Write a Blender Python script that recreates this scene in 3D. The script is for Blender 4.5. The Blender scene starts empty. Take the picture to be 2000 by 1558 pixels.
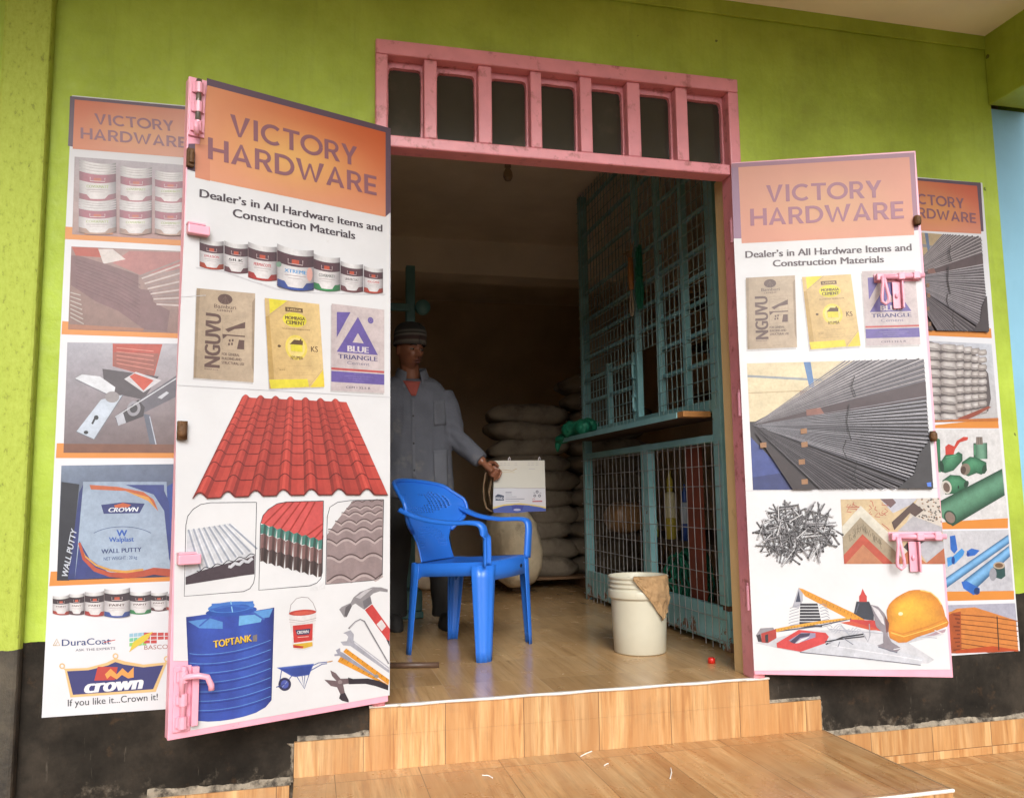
import bpy, bmesh, math, random
from mathutils import Vector, Matrix, noise
R_ = math.radians
rnd = random.Random(7)
scene = bpy.context.scene
COL = scene.collection

# ------------------------------------------------------------------ camera
CAM = Vector((-0.22072, -3.13713, 0.76456))
YAW, PITCH, ROLL, FPX = R_(13.63306), R_(6.46602), R_(-0.77449), 1610.067
def cam_axes():
    cy, sy, cp, sp = math.cos(YAW), math.sin(YAW), math.cos(PITCH), math.sin(PITCH)
    f = Vector((sy*cp, cy*cp, sp)); r = Vector((cy, -sy, 0)); u = r.cross(f)
    cr, sr = math.cos(ROLL), math.sin(ROLL)
    return cr*r + sr*u, -sr*r + cr*u, f
AX, AU, AF = cam_axes()
cam_d = bpy.data.cameras.new('camera'); cam = bpy.data.objects.new('camera', cam_d); COL.objects.link(cam)
cam.matrix_world = Matrix(((AX.x, AU.x, -AF.x, CAM.x), (AX.y, AU.y, -AF.y, CAM.y), (AX.z, AU.z, -AF.z, CAM.z), (0, 0, 0, 1)))
cam_d.sensor_fit = 'HORIZONTAL'; cam_d.sensor_width = 36; cam_d.lens = 36*FPX/2000
cam_d.clip_start = 0.05; cam_d.clip_end = 500
scene.camera = cam

# ------------------------------------------------------------------ world, sun, exposure
SUN_EL, SUN_AZ = R_(30), R_(184)        # azimuth clockwise from +y (compass style)
world = bpy.data.worlds.new('World'); scene.world = world; world.use_nodes = True
wn = world.node_tree.nodes; wl = world.node_tree.links
bg = wn['Background']; sky = wn.new('ShaderNodeTexSky'); sky.sky_type = 'NISHITA'; sky.sun_disc = False
sky.sun_elevation = SUN_EL; sky.sun_rotation = SUN_AZ; sky.dust_density = 6; sky.air_density = 1.2; sky.ozone_density = 1
hs = wn.new('ShaderNodeHueSaturation'); hs.inputs['Saturation'].default_value = 0.12
wl.new(sky.outputs[0], hs.inputs['Color']); wl.new(hs.outputs[0], bg.inputs['Color']); bg.inputs['Strength'].default_value = 0.15
sd = bpy.data.lights.new('sun', 'SUN'); sd.energy = 0.85; sd.angle = R_(23); sd.color = (0.95, 0.98, 1.0)
sun = bpy.data.objects.new('sun', sd); COL.objects.link(sun)
sdir = Vector((math.sin(SUN_AZ)*math.cos(SUN_EL), math.cos(SUN_AZ)*math.cos(SUN_EL), math.sin(SUN_EL)))
sun.rotation_euler = sdir.to_track_quat('Z', 'Y').to_euler()
vs = scene.view_settings; vs.view_transform = 'Standard'; vs.look = 'None'; vs.exposure = 0.3; vs.gamma = 1
scene.cycles.max_bounces = 8; scene.cycles.diffuse_bounces = 5

# ------------------------------------------------------------------ helpers
def ray(u, w): return ((u-1000)/FPX)*AX - ((w-779)/FPX)*AU + AF
def on_z(u, w, z): r = ray(u, w); return CAM + r*((z-CAM.z)/r.z)
def on_y(u, w, y): r = ray(u, w); return CAM + r*((y-CAM.y)/r.y)
def on_x(u, w, x): r = ray(u, w); return CAM + r*((x-CAM.x)/r.x)
def lin(c):
    return tuple((v/255/12.92 if v/255 <= .04045 else ((v/255+.055)/1.055)**2.4) for v in c[:3]) + (1.0,)

class NT:
    def __init__(s, m): s.t = m.node_tree; s.n = s.t.nodes; s.l = s.t.links
    def new(s, ty, **kw):
        nd = s.n.new('ShaderNode'+ty)
        for k, v in kw.items():
            if k.startswith('i_'):
                key = k[2:]; key = int(key) if key.isdigit() else key.replace('_', ' ')
                if isinstance(v, bpy.types.NodeSocket): s.l.new(v, nd.inputs[key])
                else: nd.inputs[key].default_value = v
            else: setattr(nd, k, v)
        return nd
    def math(s, op, a, b=0.0, c=None):
        nd = s.new('Math', operation=op)
        for i, v in enumerate((a, b) if c is None else (a, b, c)):
            if isinstance(v, bpy.types.NodeSocket): s.l.new(v, nd.inputs[i])
            else: nd.inputs[i].default_value = v
        return nd.outputs[0]
    def mix(s, f, a, b, mode='MIX'):
        nd = s.new('Mix', data_type='RGBA', blend_type=mode)
        for i, v in ((0, f), (6, a), (7, b)):
            if isinstance(v, bpy.types.NodeSocket): s.l.new(v, nd.inputs[i])
            else: nd.inputs[i].default_value = v
        return nd.outputs[2]
    def ramp(s, f, stops):
        nd = s.new('ValToRGB', i_0=f); e = nd.color_ramp.elements
        while len(e) < len(stops): e.new(.5)
        for k, (p, c) in enumerate(stops): e[k].position = p; e[k].color = c if len(c) == 4 else lin(c)
        return nd.outputs[0]
    def noise(s, vec, scale, detail=4, rough=.55, dist=0):
        return s.new('TexNoise', i_Vector=vec, i_Scale=scale, i_Detail=detail, i_Roughness=rough, i_Distortion=dist).outputs[0]
def newmat(name):
    m = bpy.data.materials.new(name); m.use_nodes = True
    return m, NT(m), m.node_tree.nodes['Principled BSDF']
BW = lambda a: ((a, a, a, 1))
def mat(name, rgb, rough=.6, var=.12, vscale=6, bump=.0, bscale=60, metal=0, coat=0, dirt=None, dscale=5, dlo=.6, dhi=.7, obj=False):
    m, t, b = newmat(name)
    pos = t.new('TexCoord').outputs['Object'] if obj else t.new('NewGeometry').outputs['Position']
    n = t.noise(pos, vscale, 5)
    c = t.mix(1.0, lin(rgb), t.ramp(n, [(.3, BW(1-var)), (.7, BW(1+var))]), 'MULTIPLY')
    if dirt: c = t.mix(t.ramp(t.noise(pos, dscale, 8, .65), [(dlo, BW(0)), (dhi, BW(1))]), c, lin(dirt))
    t.l.new(c, b.inputs['Base Color']); b.inputs['Roughness'].default_value = rough; b.inputs['Metallic'].default_value = metal
    b.inputs['Coat Weight'].default_value = coat
    if bump: t.l.new(t.new('Bump', i_Strength=bump, i_Distance=.01, i_Height=t.noise(pos, bscale, 4)).outputs[0], b.inputs['Normal'])
    return m

class MB:
    def __init__(s): s.v = []; s.f = []; s.c = []
    def add(s, vs, fs):
        o = len(s.v); s.v += [tuple(p) for p in vs]; s.f += [tuple(i+o for i in f) for f in fs]; return s
    def box(s, x0, x1, y0, y1, z0, z1, M=None):
        vs = [Vector((x, y, z)) for x in (x0, x1) for y in (y0, y1) for z in (z0, z1)]
        if M: vs = [M @ p for p in vs]
        return s.add(vs, [(0, 1, 3, 2), (4, 6, 7, 5), (0, 4, 5, 1), (2, 3, 7, 6), (0, 2, 6, 4), (1, 5, 7, 3)])
    def loft(s, rings, closed=True, cap=True):
        n = len(rings[0]); fs = []
        for k in range(len(rings)-1):
            for i in range(n if closed else n-1):
                j = (i+1) % n; fs.append((k*n+i, k*n+j, (k+1)*n+j, (k+1)*n+i))
        if cap and closed: fs.append(tuple(range(n-1, -1, -1))); fs.append(tuple((len(rings)-1)*n+i for i in range(n)))
        return s.add([p for r in rings for p in r], fs)
    def tube(s, pts, r, n=8, cap=True, flat=1.0):
        pts = [Vector(p) for p in pts]; rs = r if isinstance(r, (list, tuple)) else [r]*len(pts)
        rings = []; up = None
        for k, p in enumerate(pts):
            d = (pts[min(k+1, len(pts)-1)] - pts[max(k-1, 0)]).normalized()
            if up is None: up = Vector((0, 0, 1)) if abs(d.z) < .9 else Vector((1, 0, 0))
            a = d.cross(up).normalized(); b = a.cross(d).normalized(); up = b
            rings.append([p + rs[k]*(math.cos(2*math.pi*i/n)*a + flat*math.sin(2*math.pi*i/n)*b) for i in range(n)])
        return s.loft(rings, True, cap)
    def lathe(s, prof, c=(0, 0, 0), n=32, cap=False):
        rings = [[(c[0]+r*math.cos(2*math.pi*i/n), c[1]+r*math.sin(2*math.pi*i/n), c[2]+z) for i in range(n)] for r, z in prof]
        return s.loft(rings, True, cap)
    def grid(s, fn, nu, nv, skip=None):
        vs = [fn(i/nu, j/nv) for j in range(nv+1) for i in range(nu+1)]
        return s.add(vs, [(j*(nu+1)+i, j*(nu+1)+i+1, (j+1)*(nu+1)+i+1, (j+1)*(nu+1)+i) for j in range(nv) for i in range(nu) if not (skip and skip(i, j))])
    def ball(s, c, rx, ry=None, rz=None, n=16, m=10, M=None):
        ry = ry or rx; rz = rz or rx
        vs = []; 
        for j in range(m+1):
            a = math.pi*(j/m-.5)
            for i in range(n):
                b = 2*math.pi*i/n; p = Vector((rx*math.cos(a)*math.cos(b), ry*math.cos(a)*math.sin(b), rz*math.sin(a)))
                if M: p = M @ p
                vs.append(Vector(c)+p)
        return s.add(vs, [(j*n+i, j*n+(i+1) % n, (j+1)*n+(i+1) % n, (j+1)*n+i) for j in range(m) for i in range(n)])
    def build(s, name, m, parent=None, smooth=False, bevel=0, subsurf=0, solid=0, weld=0, remesh=0, colors=None, disp=None):
        me = bpy.data.meshes.new(name); me.from_pydata(s.v, [], s.f)
        if weld:
            bm = bmesh.new(); bm.from_mesh(me); bmesh.ops.remove_doubles(bm, verts=bm.verts, dist=weld); bm.to_mesh(me); bm.free()
        if not colors:
            bm = bmesh.new(); bm.from_mesh(me); bmesh.ops.recalc_face_normals(bm, faces=bm.faces); bm.to_mesh(me); bm.free()
        me.materials.append(m); o = bpy.data.objects.new(name, me); COL.objects.link(o)
        if parent: o.parent = parent
        if remesh:
            md = o.modifiers.new('r', 'REMESH'); md.mode = 'VOXEL'; md.voxel_size = remesh; md.use_smooth_shade = True
            sm = o.modifiers.new('s', 'SMOOTH'); sm.iterations = 2; sm.factor = .5
            dg = bpy.context.evaluated_depsgraph_get(); dg.update(); nm = bpy.data.meshes.new_from_object(o.evaluated_get(dg)); o.modifiers.clear(); o.data = nm; me = nm
            if not me.materials: me.materials.append(m)
            if disp:
                for v in me.vertices: v.co += v.normal*disp(v.co)
        if smooth: me.shade_smooth()
        if solid: md = o.modifiers.new('solid', 'SOLIDIFY'); md.thickness = solid; md.offset = 0
        if bevel:
            md = o.modifiers.new('bevel', 'BEVEL'); md.width = bevel; md.segments = 2; md.limit_method = 'ANGLE'
        if subsurf: md = o.modifiers.new('sub', 'SUBSURF'); md.levels = md.render_levels = subsurf
        return o
def tag(o, label=None, cat=None, group=None, kind=None):
    if label: o['label'] = label
    if cat: o['category'] = cat
    if group: o['group'] = group
    if kind: o['kind'] = kind
    return o
def thing(name, label, cat, loc=(0, 0, 0), rz=0, group=None):
    o = bpy.data.objects.new(name, None); COL.objects.link(o); o.location = loc; o.rotation_euler = (0, 0, rz); o.empty_display_size = .1
    o['kind'] = 'thing'
    return tag(o, label, cat, group)
def struct(o): o['kind'] = 'structure'; return o
# ------------------------------------------------------------------ materials of the setting
def plaster():
    m, t, b = newmat('painted_plaster'); pos = t.new('NewGeometry').outputs['Position']
    sx = t.new('SeparateXYZ', i_0=pos).outputs
    n1 = t.noise(pos, 2.6, 8, .65); n2 = t.noise(pos, 30, 5, .7)
    g = t.ramp(n1, [(.28, (138, 158, 40)), (.45, (152, 172, 52)), (.7, (170, 192, 68))])
    mp = t.new('Mapping', i_Vector=pos, i_Scale=(9, 9, .8)).outputs[0]
    g = t.mix(t.math('MULTIPLY', t.ramp(t.noise(mp, 2.0, 6, .7), [(.52, BW(0)), (.75, BW(1))]), .35), g, lin((120, 135, 40)))
    vor = t.new('TexVoronoi', i_Vector=pos, i_Scale=6.5).outputs['Distance']
    spot = t.math('MULTIPLY', t.math('LESS_THAN', t.math('ADD', vor, t.math('MULTIPLY', t.math('SUBTRACT', n2, .5), .12)), .075), t.math('GREATER_THAN', n1, .53))
    g = t.mix(t.math('MULTIPLY', spot, .75), g, lin((60, 62, 25)))
    # black-painted base with its stains and drips of soil
    k = t.ramp(t.noise(pos, 3.5, 8, .7), [(.33, (26, 24, 21)), (.5, (42, 38, 33)), (.64, (58, 52, 45)), (.78, (86, 76, 64))])
    k = t.mix(t.ramp(t.noise(pos, 11, 6, .7), [(.58, BW(0)), (.72, BW(.5))]), k, lin((88, 66, 46)))
    k = t.mix(t.ramp(t.noise(t.new('Mapping', i_Vector=pos, i_Scale=(14, 14, 2)).outputs[0], 2.5, 6, .7), [(.62, BW(0)), (.74, BW(.6))]), k, lin((110, 102, 90)))
    low = t.math('SUBTRACT', t.noise(pos, 13, 8, .7), t.math('MULTIPLY', t.math('ADD', sx[2], .27), 1.9))
    k = t.mix(t.ramp(low, [(.42, BW(0)), (.56, BW(.75))]), k, t.ramp(t.noise(pos, 60, 5, .7), [(.35, (70, 62, 52)), (.65, (124, 114, 100))]))
    g = t.mix(t.ramp(t.noise(pos, 1.1, 9, .72), [(.52, BW(0)), (.66, BW(.45))]), g, lin((118, 128, 34)))
    g = t.mix(t.ramp(t.noise(pos, 38, 6, .75), [(.66, BW(0)), (.74, BW(.5))]), g, lin((112, 116, 44)))
    zz = t.math('ADD', sx[2], t.math('MULTIPLY', t.math('SUBTRACT', t.noise(pos, 9, 4), .5), .03))
    f = t.math('GREATER_THAN', zz, .287)
    t.l.new(t.mix(f, k, g), b.inputs['Base Color'])
    t.l.new(t.mix(f, BW(.95), t.ramp(n2, [(.3, BW(.5)), (.7, BW(.75))])), b.inputs['Roughness']); t.l.new(t.math('MULTIPLY_ADD', f, .35, .12), b.inputs['Specular IOR Level'])
    h = t.math('ADD', t.math('MULTIPLY', t.noise(pos, 3.5, 6), 2.6), t.math('ADD', t.math('MULTIPLY', n2, .35), t.math('MULTIPLY', spot, -.5)))
    t.l.new(t.new('Bump', i_Strength=.55, i_Distance=.012, i_Height=h).outputs[0], b.inputs['Normal'])
    return m
M_wall = plaster()
def pil_mat():
    m, t, b = newmat('rough_cast_plaster'); pos = t.new('NewGeometry').outputs['Position']
    sx = t.new('SeparateXYZ', i_0=pos).outputs
    n2 = t.noise(t.new('Mapping', i_Vector=pos, i_Scale=(1, 1, .6)).outputs[0], 55, 5, .7)
    g = t.ramp(n2, [(.32, (122, 130, 44)), (.42, (152, 166, 56)), (.7, (166, 180, 72))])
    k = t.ramp(t.noise(pos, 6, 8, .7), [(.35, (34, 30, 26)), (.7, (84, 76, 62))])
    zz = t.math('ADD', sx[2], t.math('MULTIPLY', t.math('SUBTRACT', t.noise(pos, 8, 4), .5), .03))
    t.l.new(t.mix(t.math('GREATER_THAN', zz, .272), k, g), b.inputs['Base Color']); b.inputs['Roughness'].default_value = .7
    t.l.new(t.new('Bump', i_Strength=.5, i_Distance=.008, i_Height=n2).outputs[0], b.inputs['Normal'])
    return m
M_pil = pil_mat()
def woodtile(name, ax, tw, tl, dark, mid, light, rough, gk=1.0, off=(0, 0, 0), worn=None, joint=(74, 52, 34)):
    # ax: which position components run (across the grain, along the grain)
    m, t, b = newmat(name); pos = t.new('NewGeometry').outputs['Position']
    sx = t.new('SeparateXYZ', i_0=t.new('VectorMath', operation='ADD', i_0=pos, i_1=off).outputs[0]).outputs
    a, l = sx[ax[0]], sx[ax[1]]
    ta = t.math('FLOOR', t.math('DIVIDE', a, tw)); tb = t.math('FLOOR', t.math('DIVIDE', l, tl))
    rn = t.new('TexWhiteNoise', noise_dimensions='2D', i_Vector=t.new('CombineXYZ', i_0=ta, i_1=tb).outputs[0]).outputs
    v = t.new('CombineXYZ', i_0=t.math('MULTIPLY', a, 34*gk), i_1=t.math('MULTIPLY', l, 2.2*gk), i_2=t.math('MULTIPLY', rn[0], 40)).outputs[0]
    n = t.noise(v, 1.0, 7, .62, .6)
    v2 = t.new('CombineXYZ', i_0=t.math('MULTIPLY', a, 9*gk), i_1=t.math('MULTIPLY', l, .8*gk), i_2=t.math('MULTIPLY', rn[0], 17)).outputs[0]
    n2 = t.noise(v2, 1.0, 4, .5, 1.2)
    c = t.ramp(n, [(.30, dark), (.47, mid), (.66, light)])
    fine = t.noise(t.new('CombineXYZ', i_0=t.math('MULTIPLY', a, 150*gk), i_1=t.math('MULTIPLY', l, 7*gk), i_2=t.math('MULTIPLY', rn[0], 23)).outputs[0], 1.0, 5, .65, .3)
    c = t.mix(1.0, c, t.ramp(fine, [(.3, BW(.66)), (.48, BW(1)), (.7, BW(1.16))]), 'MULTIPLY')
    c = t.mix(t.ramp(n2, [(.38, BW(.75)), (.62, BW(0))]), c, t.mix(.55, lin(dark), lin(mid)))
    c = t.mix(1.0, c, t.ramp(rn[0], [(0, BW(.9)), (1, BW(1.08))]), 'MULTIPLY')
    if worn: c = t.mix(t.ramp(t.noise(pos, 1.7, 6, .7), [(.45, BW(0)), (.7, BW(.6))]), c, lin(worn))
    c = t.mix(t.ramp(t.noise(pos, 5, 8, .75), [(.56, BW(0)), (.74, BW(.3))]), c, lin((120, 100, 78)))
    ja = t.math('LESS_THAN', t.math('ABSOLUTE', t.math('SUBTRACT', t.math('FRACT', t.math('DIVIDE', a, tw)), .5)), .5-.0014/tw)
    jb = t.math('LESS_THAN', t.math('ABSOLUTE', t.math('SUBTRACT', t.math('FRACT', t.math('DIVIDE', l, tl)), .5)), .5-.0014/tl)
    j = t.math('MULTIPLY', ja, jb)
    c = t.mix(j, t.mix(.75, c, lin(joint)), c)
    t.l.new(c, b.inputs['Base Color'])
    t.l.new(t.ramp(t.noise(pos, 7, 5), [(.3, BW(max(.05, rough-.07))), (.75, BW(rough+.12))]), b.inputs['Roughness'])
    t.l.new(t.new('Bump', i_Strength=.25, i_Distance=.003, i_Height=t.math('ADD', j, t.math('MULTIPLY', n, .12))).outputs[0], b.inputs['Normal'])
    return m
OR = ((146, 92, 48), (184, 138, 88), (206, 170, 122))
M_riser = woodtile('wood_look_tile_upright', (0, 2), .298, .6, *OR, .35, .8, off=(.03, 0, .35))
M_tread = woodtile('wood_look_tile_tread', (0, 1), .298, .6, *OR, .28, .8, off=(.13, .1, 0), worn=(196, 166, 124))
M_floor = woodtile('glossy_floor_tile', (0, 1), .4, .4, (162, 126, 84), (186, 150, 104), (202, 168, 122), .2, .4, off=(.1, .14, 0), worn=(176, 140, 96), joint=(196, 168, 128))
M_cream = mat('cream_emulsion', (214, 184, 132), .7, .08, 3, .15, 40, dirt=(150, 120, 84), dlo=.62, dhi=.8)
M_inwall = mat('dim_interior_wall', (198, 176, 146), .8, .15, 2, .15, 30)
M_ceil = mat('interior_ceiling', (236, 224, 206), .8, .1, 2)
M_soffit = mat('beige_soffit', (250, 242, 226), .7, .06, 2, .1, 20)
M_blue = mat('pale_blue_wall_paint', (124, 172, 194), .6, .06, 3, .25, 25, dirt=(90, 110, 110), dlo=.72, dhi=.76, dscale=9)
M_conc = mat('rough_mortar', (144, 133, 116), .9, .25, 18, .8, 60, dirt=(62, 55, 47), dlo=.46, dhi=.62, dscale=22)
M_ground = mat('trodden_earth', (112, 92, 72), .9, .2, 1.5, .5, 12)
M_trim = mat('white_tile_trim', (226, 222, 214), .4, .06, 12, dirt=(150, 130, 104), dlo=.6, dhi=.75, dscale=14)
M_pink = mat('pink_gloss_paint', (214, 138, 146), .32, .1, 9, .12, 50, dirt=(150, 84, 80), dlo=.56, dhi=.72, dscale=16)
M_leafpink = mat('light_pink_gloss_paint', (226, 160, 178), .35, .08, 10, .08, 60, dirt=(158, 104, 104), dlo=.66, dhi=.74, dscale=22)
M_rust = mat('rusty_steel', (92, 62, 34), .7, .3, 40, .5, 90)
M_steel = mat('bare_steel', (150, 146, 142), .35, .15, 40, metal=.9)
M_glass = mat('dark_dusty_glass', (48, 47, 39), .1, .2, 4, dirt=(76, 70, 58), dlo=.55, dhi=.8, dscale=4)

# ------------------------------------------------------------------ ground, landing, floor
struct(MB().box(-60, 60, -60, -2.15, -.9, -.56).build('ground', M_ground))
struct(MB().box(-6, 7, -2.15, -.0, -.9, -.385).build('pavement', M_tread))
struct(MB().box(-1.6, 3.4, .001, 6.2, -.2, 0).build('shop_floor', M_floor))

# ------------------------------------------------------------------ the shop building
W = 1.577; ZT = 2.558; TH = .163
bld = thing('shop_building', 'lime green painted shop front with black base and open doorway', 'building')
wb = MB()
wb.box(-6, 0, 0, TH, -.6, 3.3).box(W, 2.935, 0, TH, -.6, 3.3).box(0, W, 0, TH, ZT, 3.3).box(0, W, 0.0, TH, -.6, -.2)
wb.build('front_wall', M_wall, bld)
MB().box(-1.305, -1.15, -.055, 0, -.6, 2.93).build('pilaster', M_pil, bld, bevel=.012)
MB().box(-6, 2.92, -.012, 0, 2.862, 2.95).build('cornice_band', M_wall, bld, bevel=.003)
MB().box(-6, 2.92, -1.6, 0, 2.93, 3.05).build('canopy', M_soffit, bld)
MB().box(2.92, 3.14, -1.6, 0, 2.585, 3.05).build('canopy_beam', M_wall, bld, bevel=.006)
MB().box(-6, 3.14, -1.68, -1.6, 2.90, 3.12).build('canopy_fascia', M_wall, bld, bevel=.004)
# interior
MB().box(-1.7, -1.6, TH, 6.3, 0, 3.1).box(3.4, 3.5, TH, 6.3, 0, 3.1).box(-1.7, 3.5, 6.2, 6.3, 0, 3.1).build('interior_wall', M_inwall, bld)
MB().box(-1.6, 3.4, TH, 6.2, 2.99, 3.05).build('ceiling', M_ceil, bld)
MB().box(-1.6, 3.4, 3.85, 4.15, 2.68, 2.99).build('ceiling_beam', M_ceil, bld)
MB().box(W-.036, W, .0705, TH, 0, 2.15).build('door_reveal', M_cream, bld)
MB().box(0, .03, .0705, TH, 0, 2.15).build('door_reveal', M_cream, bld)

nb = thing('neighbouring_shop', 'pale blue painted wall of the shop next door', 'building')
MB().box(2.937, 7, .012, TH, -.6, 2.575).build('wall', M_blue, nb)
MB().box(3.142, 7, -.02, TH, 2.578, 3.3).build('upper_band', M_wall, nb)

# ------------------------------------------------------------------ door step with its tiled risers
stp = thing('door_step', 'wood look tiled step below the shop doorway with white edging', 'step')
MB().box(-.27, 1.83, -.719, -.0, -.385, -.221).build('tread', M_tread, stp, bevel=.002)
MB().box(-.008, 1.595, -.014, 0, -.10, -.004).box(-.27, 1.829, -.014, 0, -.2205, -.1005).build('riser', M_riser, stp)
MB().box(-.27, 1.83, -.726, -.7195, -.385, -.2215).build('front_riser', M_riser, stp)
e = MB(); pts = [(-.01+1.606*i/40, -.017 + .0015*math.sin(i*1.3), .0015+.0012*math.sin(i*.9+1)) for i in range(41)]
e.tube(pts, .006, 6, flat=.8)
e.box(-.008, 1.595, -.012, .0005, -.0035, .004)
e.build('threshold_edging', M_trim, stp, smooth=False)
e = MB().tube([(-.27, -.728, -.222), (1.832, -.728, -.222)], .006, 6)
e.build('step_edging', M_trim, stp)
MB().tube([(1.832, -.722, -.222), (1.832, -.014, -.222)], .0035, 6).build('side_edging', mat('grey_grout_edge', (150, 124, 92), .7), stp)
sk = thing('tile_skirting', 'wood look tile skirting along the base of the wall right of the step', 'skirting')
MB().box(1.845, 7, -.013, 0, -.384, -.25).build('tile_strip', M_riser, sk)
sk2 = thing('tile_skirting', 'wood look tile skirting at the base of the wall left of the step', 'skirting')
MB().box(-6, -.285, -.013, 0, -.384, -.245).build('tile_strip', M_riser, sk2)
def ragged(x0, x1, z0, lo, hi, seed, n=260, dep=.003):
    m = MB(); top = []; 
    for i in range(n+1):
        x = x0+(x1-x0)*i/n
        h = lo+(hi-lo)*max(0, .45+.5*noise.fractal((x*5, seed, 0), 1, 2.1, 6)*1.1)
        top.append((x, max(.004, h)))
    rings = []
    for x, h in top:
        d = dep*(.6+.6*noise.noise((x*30, seed, 3)))
        rings.append([(x, 0.0005, z0), (x, -d-.005, z0), (x, -d*.7-.002, z0+h*.7), (x, .0005, z0+h)])
    return m.loft(rings, True, True)
ragged(1.84, 2.99, -.250, .008, .05, 1.3, 320).build('mortar_edge', M_conc, bld)
ragged(2.99, 4.6, -.250, .02, .08, 4.1).build('mortar_edge', M_conc, bld)
ragged(-.75, -.28, -.245, .0, .045, 2.2, 260).build('mortar_edge', M_conc, bld)
ragged(-.26, .0, -.1, .0, .03, 5.2, 60).build('mortar_edge', M_conc, bld)
ragged(1.60, 1.835, -.1, .0, .025, 6.2, 60).build('mortar_edge', M_conc, bld)
v = MB(); rings = []
for i in range(41):
    z = -.235+.13*i/40; w = .004+.028*abs(noise.noise((1, z*25, 9.)))
    rings.append([(-.272, .0005, z), (-.272, -.012, z), (-.272-w, -.008, z), (-.275-w*1.3, .0005, z)])
v.loft(rings).build('mortar_edge', M_conc, bld)
v = MB(); rings = []
for i in range(41):
    z = -.235+.125*i/40; w = .003+.018*abs(noise.noise((4, z*25, 9.)))
    rings.append([(1.831, .0005, z), (1.831, -.012, z), (1.831+w, -.008, z), (1.834+w*1.3, .0005, z)])
v.loft(rings).build('mortar_edge', M_conc, bld)

# ------------------------------------------------------------------ door frame with its fanlight
fr = bpy.data.objects.new('door_frame', None); COL.objects.link(fr); fr.parent = bld; fr['label'] = 'pink painted door frame with seven dark fanlight panes'
MB().box(0, .048, -.022, .07, 0, ZT-.062).build('jamb', M_pink, fr, bevel=.006)
MB().box(W-.05, W, -.022, .07, 0, ZT-.062).build('jamb', M_pink, fr, bevel=.006)
MB().box(0, W, -.022, .07, ZT-.0615, ZT).build('head', M_pink, fr, bevel=.006)
MB().box(.0485, W-.0505, -.018, .07, 2.118, 2.166).build('transom', M_pink, fr, bevel=.006)
edges = [(.0485, .181), (.253, .402), (.4785, .6215), (.6895, .8365), (.909, 1.0465), (1.126, 1.2705), (1.345, W-.0505)]
for i in range(6):
    a, b = edges[i][1], edges[i+1][0]; MB().box(a+.012, b-.008, -.012, .06, 2.1665, ZT-.062).build('mullion', M_pink, fr, bevel=.005)
zb, zt = 2.1665, ZT-.062
for i, (a, b) in enumerate(edges):
    L = a-.008 if i else a; Rr = b+.012 if i < 6 else b
    p = MB()
    # putty bead round each pane with soft inner corners
    ring_o = []; ring_i = []; ring_b = []
    N = 64; cx, cz = (L+Rr)/2, (zb+zt)/2; hw, hh = (Rr-L)/2, (zt-zb)/2
    for k in range(N):
        an = 2*math.pi*k/N; c, s_ = math.cos(an), math.sin(an); q = 1/max(abs(c), abs(s_))
        sq = lambda e: (math.copysign(abs(c)**(2/e), c), math.copysign(abs(s_)**(2/e), s_))
        qx, qz = sq(13); j = .0012*math.sin(k*2.7+i*2)
        ring_o.append((cx+c*q*hw, .035, cz+s_*q*hh)); ring_i.append((cx+qx*(hw-.006+j), .036, cz-.008+qz*(hh-.016+j))); ring_b.append((cx+qx*(hw-.008+j), .052, cz-.008+qz*(hh-.019+j)))
    p.loft([ring_o, ring_i, ring_b], True, False).build('glazing_bead', M_pink, fr)
    MB().box(L, Rr, .0525, .056, zb, zt).build('pane', M_glass, fr)
lp = MB().lathe([(0, 0), (.045, 0), (.045, -.012), (.022, -.02), (.022, -.055), (.014, -.06), (.03, -.09), (.033, -.12), (.02, -.145), (0, -.15)], (1.03, 2.05, 2.99), 16)
tag(lp.build('lamp_holder', mat('aged_plastic', (150, 130, 104), .4), None, True), 'bare bulb holder on the shop ceiling just inside the doorway', 'lamp')
# ------------------------------------------------------------------ printed graphics (flat vinyl prints built as real thin layers)
def print_mat(name, rough, coat):
    m, t, b = newmat(name)
    at = t.new('VertexColor', layer_name='Col').outputs[0]; pos = t.new('NewGeometry').outputs['Position']
    n = t.noise(pos, 4, 6, .65)
    c = t.mix(1.0, at, t.ramp(n, [(.3, BW(.69)), (.65, BW(.75))]), 'MULTIPLY')
    c = t.mix(t.ramp(t.noise(pos, 26, 6, .7), [(.66, BW(0)), (.8, BW(.22))]), c, lin((150, 132, 118)))
    t.l.new(c, b.inputs['Base Color']); b.inputs['Roughness'].default_value = rough; b.inputs['Coat Weight'].default_value = coat; b.inputs['Coat Roughness'].default_value = .22
    t.l.new(t.new('Bump', i_Strength=.3, i_Distance=.012, i_Height=t.noise(pos, 6, 3)).outputs[0], b.inputs['Normal'])
    return m
M_print = print_mat('printed_vinyl', .5, .12)
def pic_mat():
    m = print_mat('printed_photograph', .5, .12); t = NT(m); b = t.n['Principled BSDF']; src = b.inputs['Base Color'].links[0].from_socket
    pos = t.new('NewGeometry').outputs['Position']
    g = t.mix(1.0, src, t.ramp(t.noise(pos, 90, 7, .75), [(.25, BW(.84)), (.5, BW(1.0)), (.75, BW(1.12))]), 'MULTIPLY')
    g = t.mix(1.0, g, t.ramp(t.noise(pos, 22, 4, .6), [(.3, BW(.86)), (.7, BW(1.1))]), 'MULTIPLY')
    t.l.new(g, b.inputs['Base Color']); return m
M_pic = pic_mat()
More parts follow.
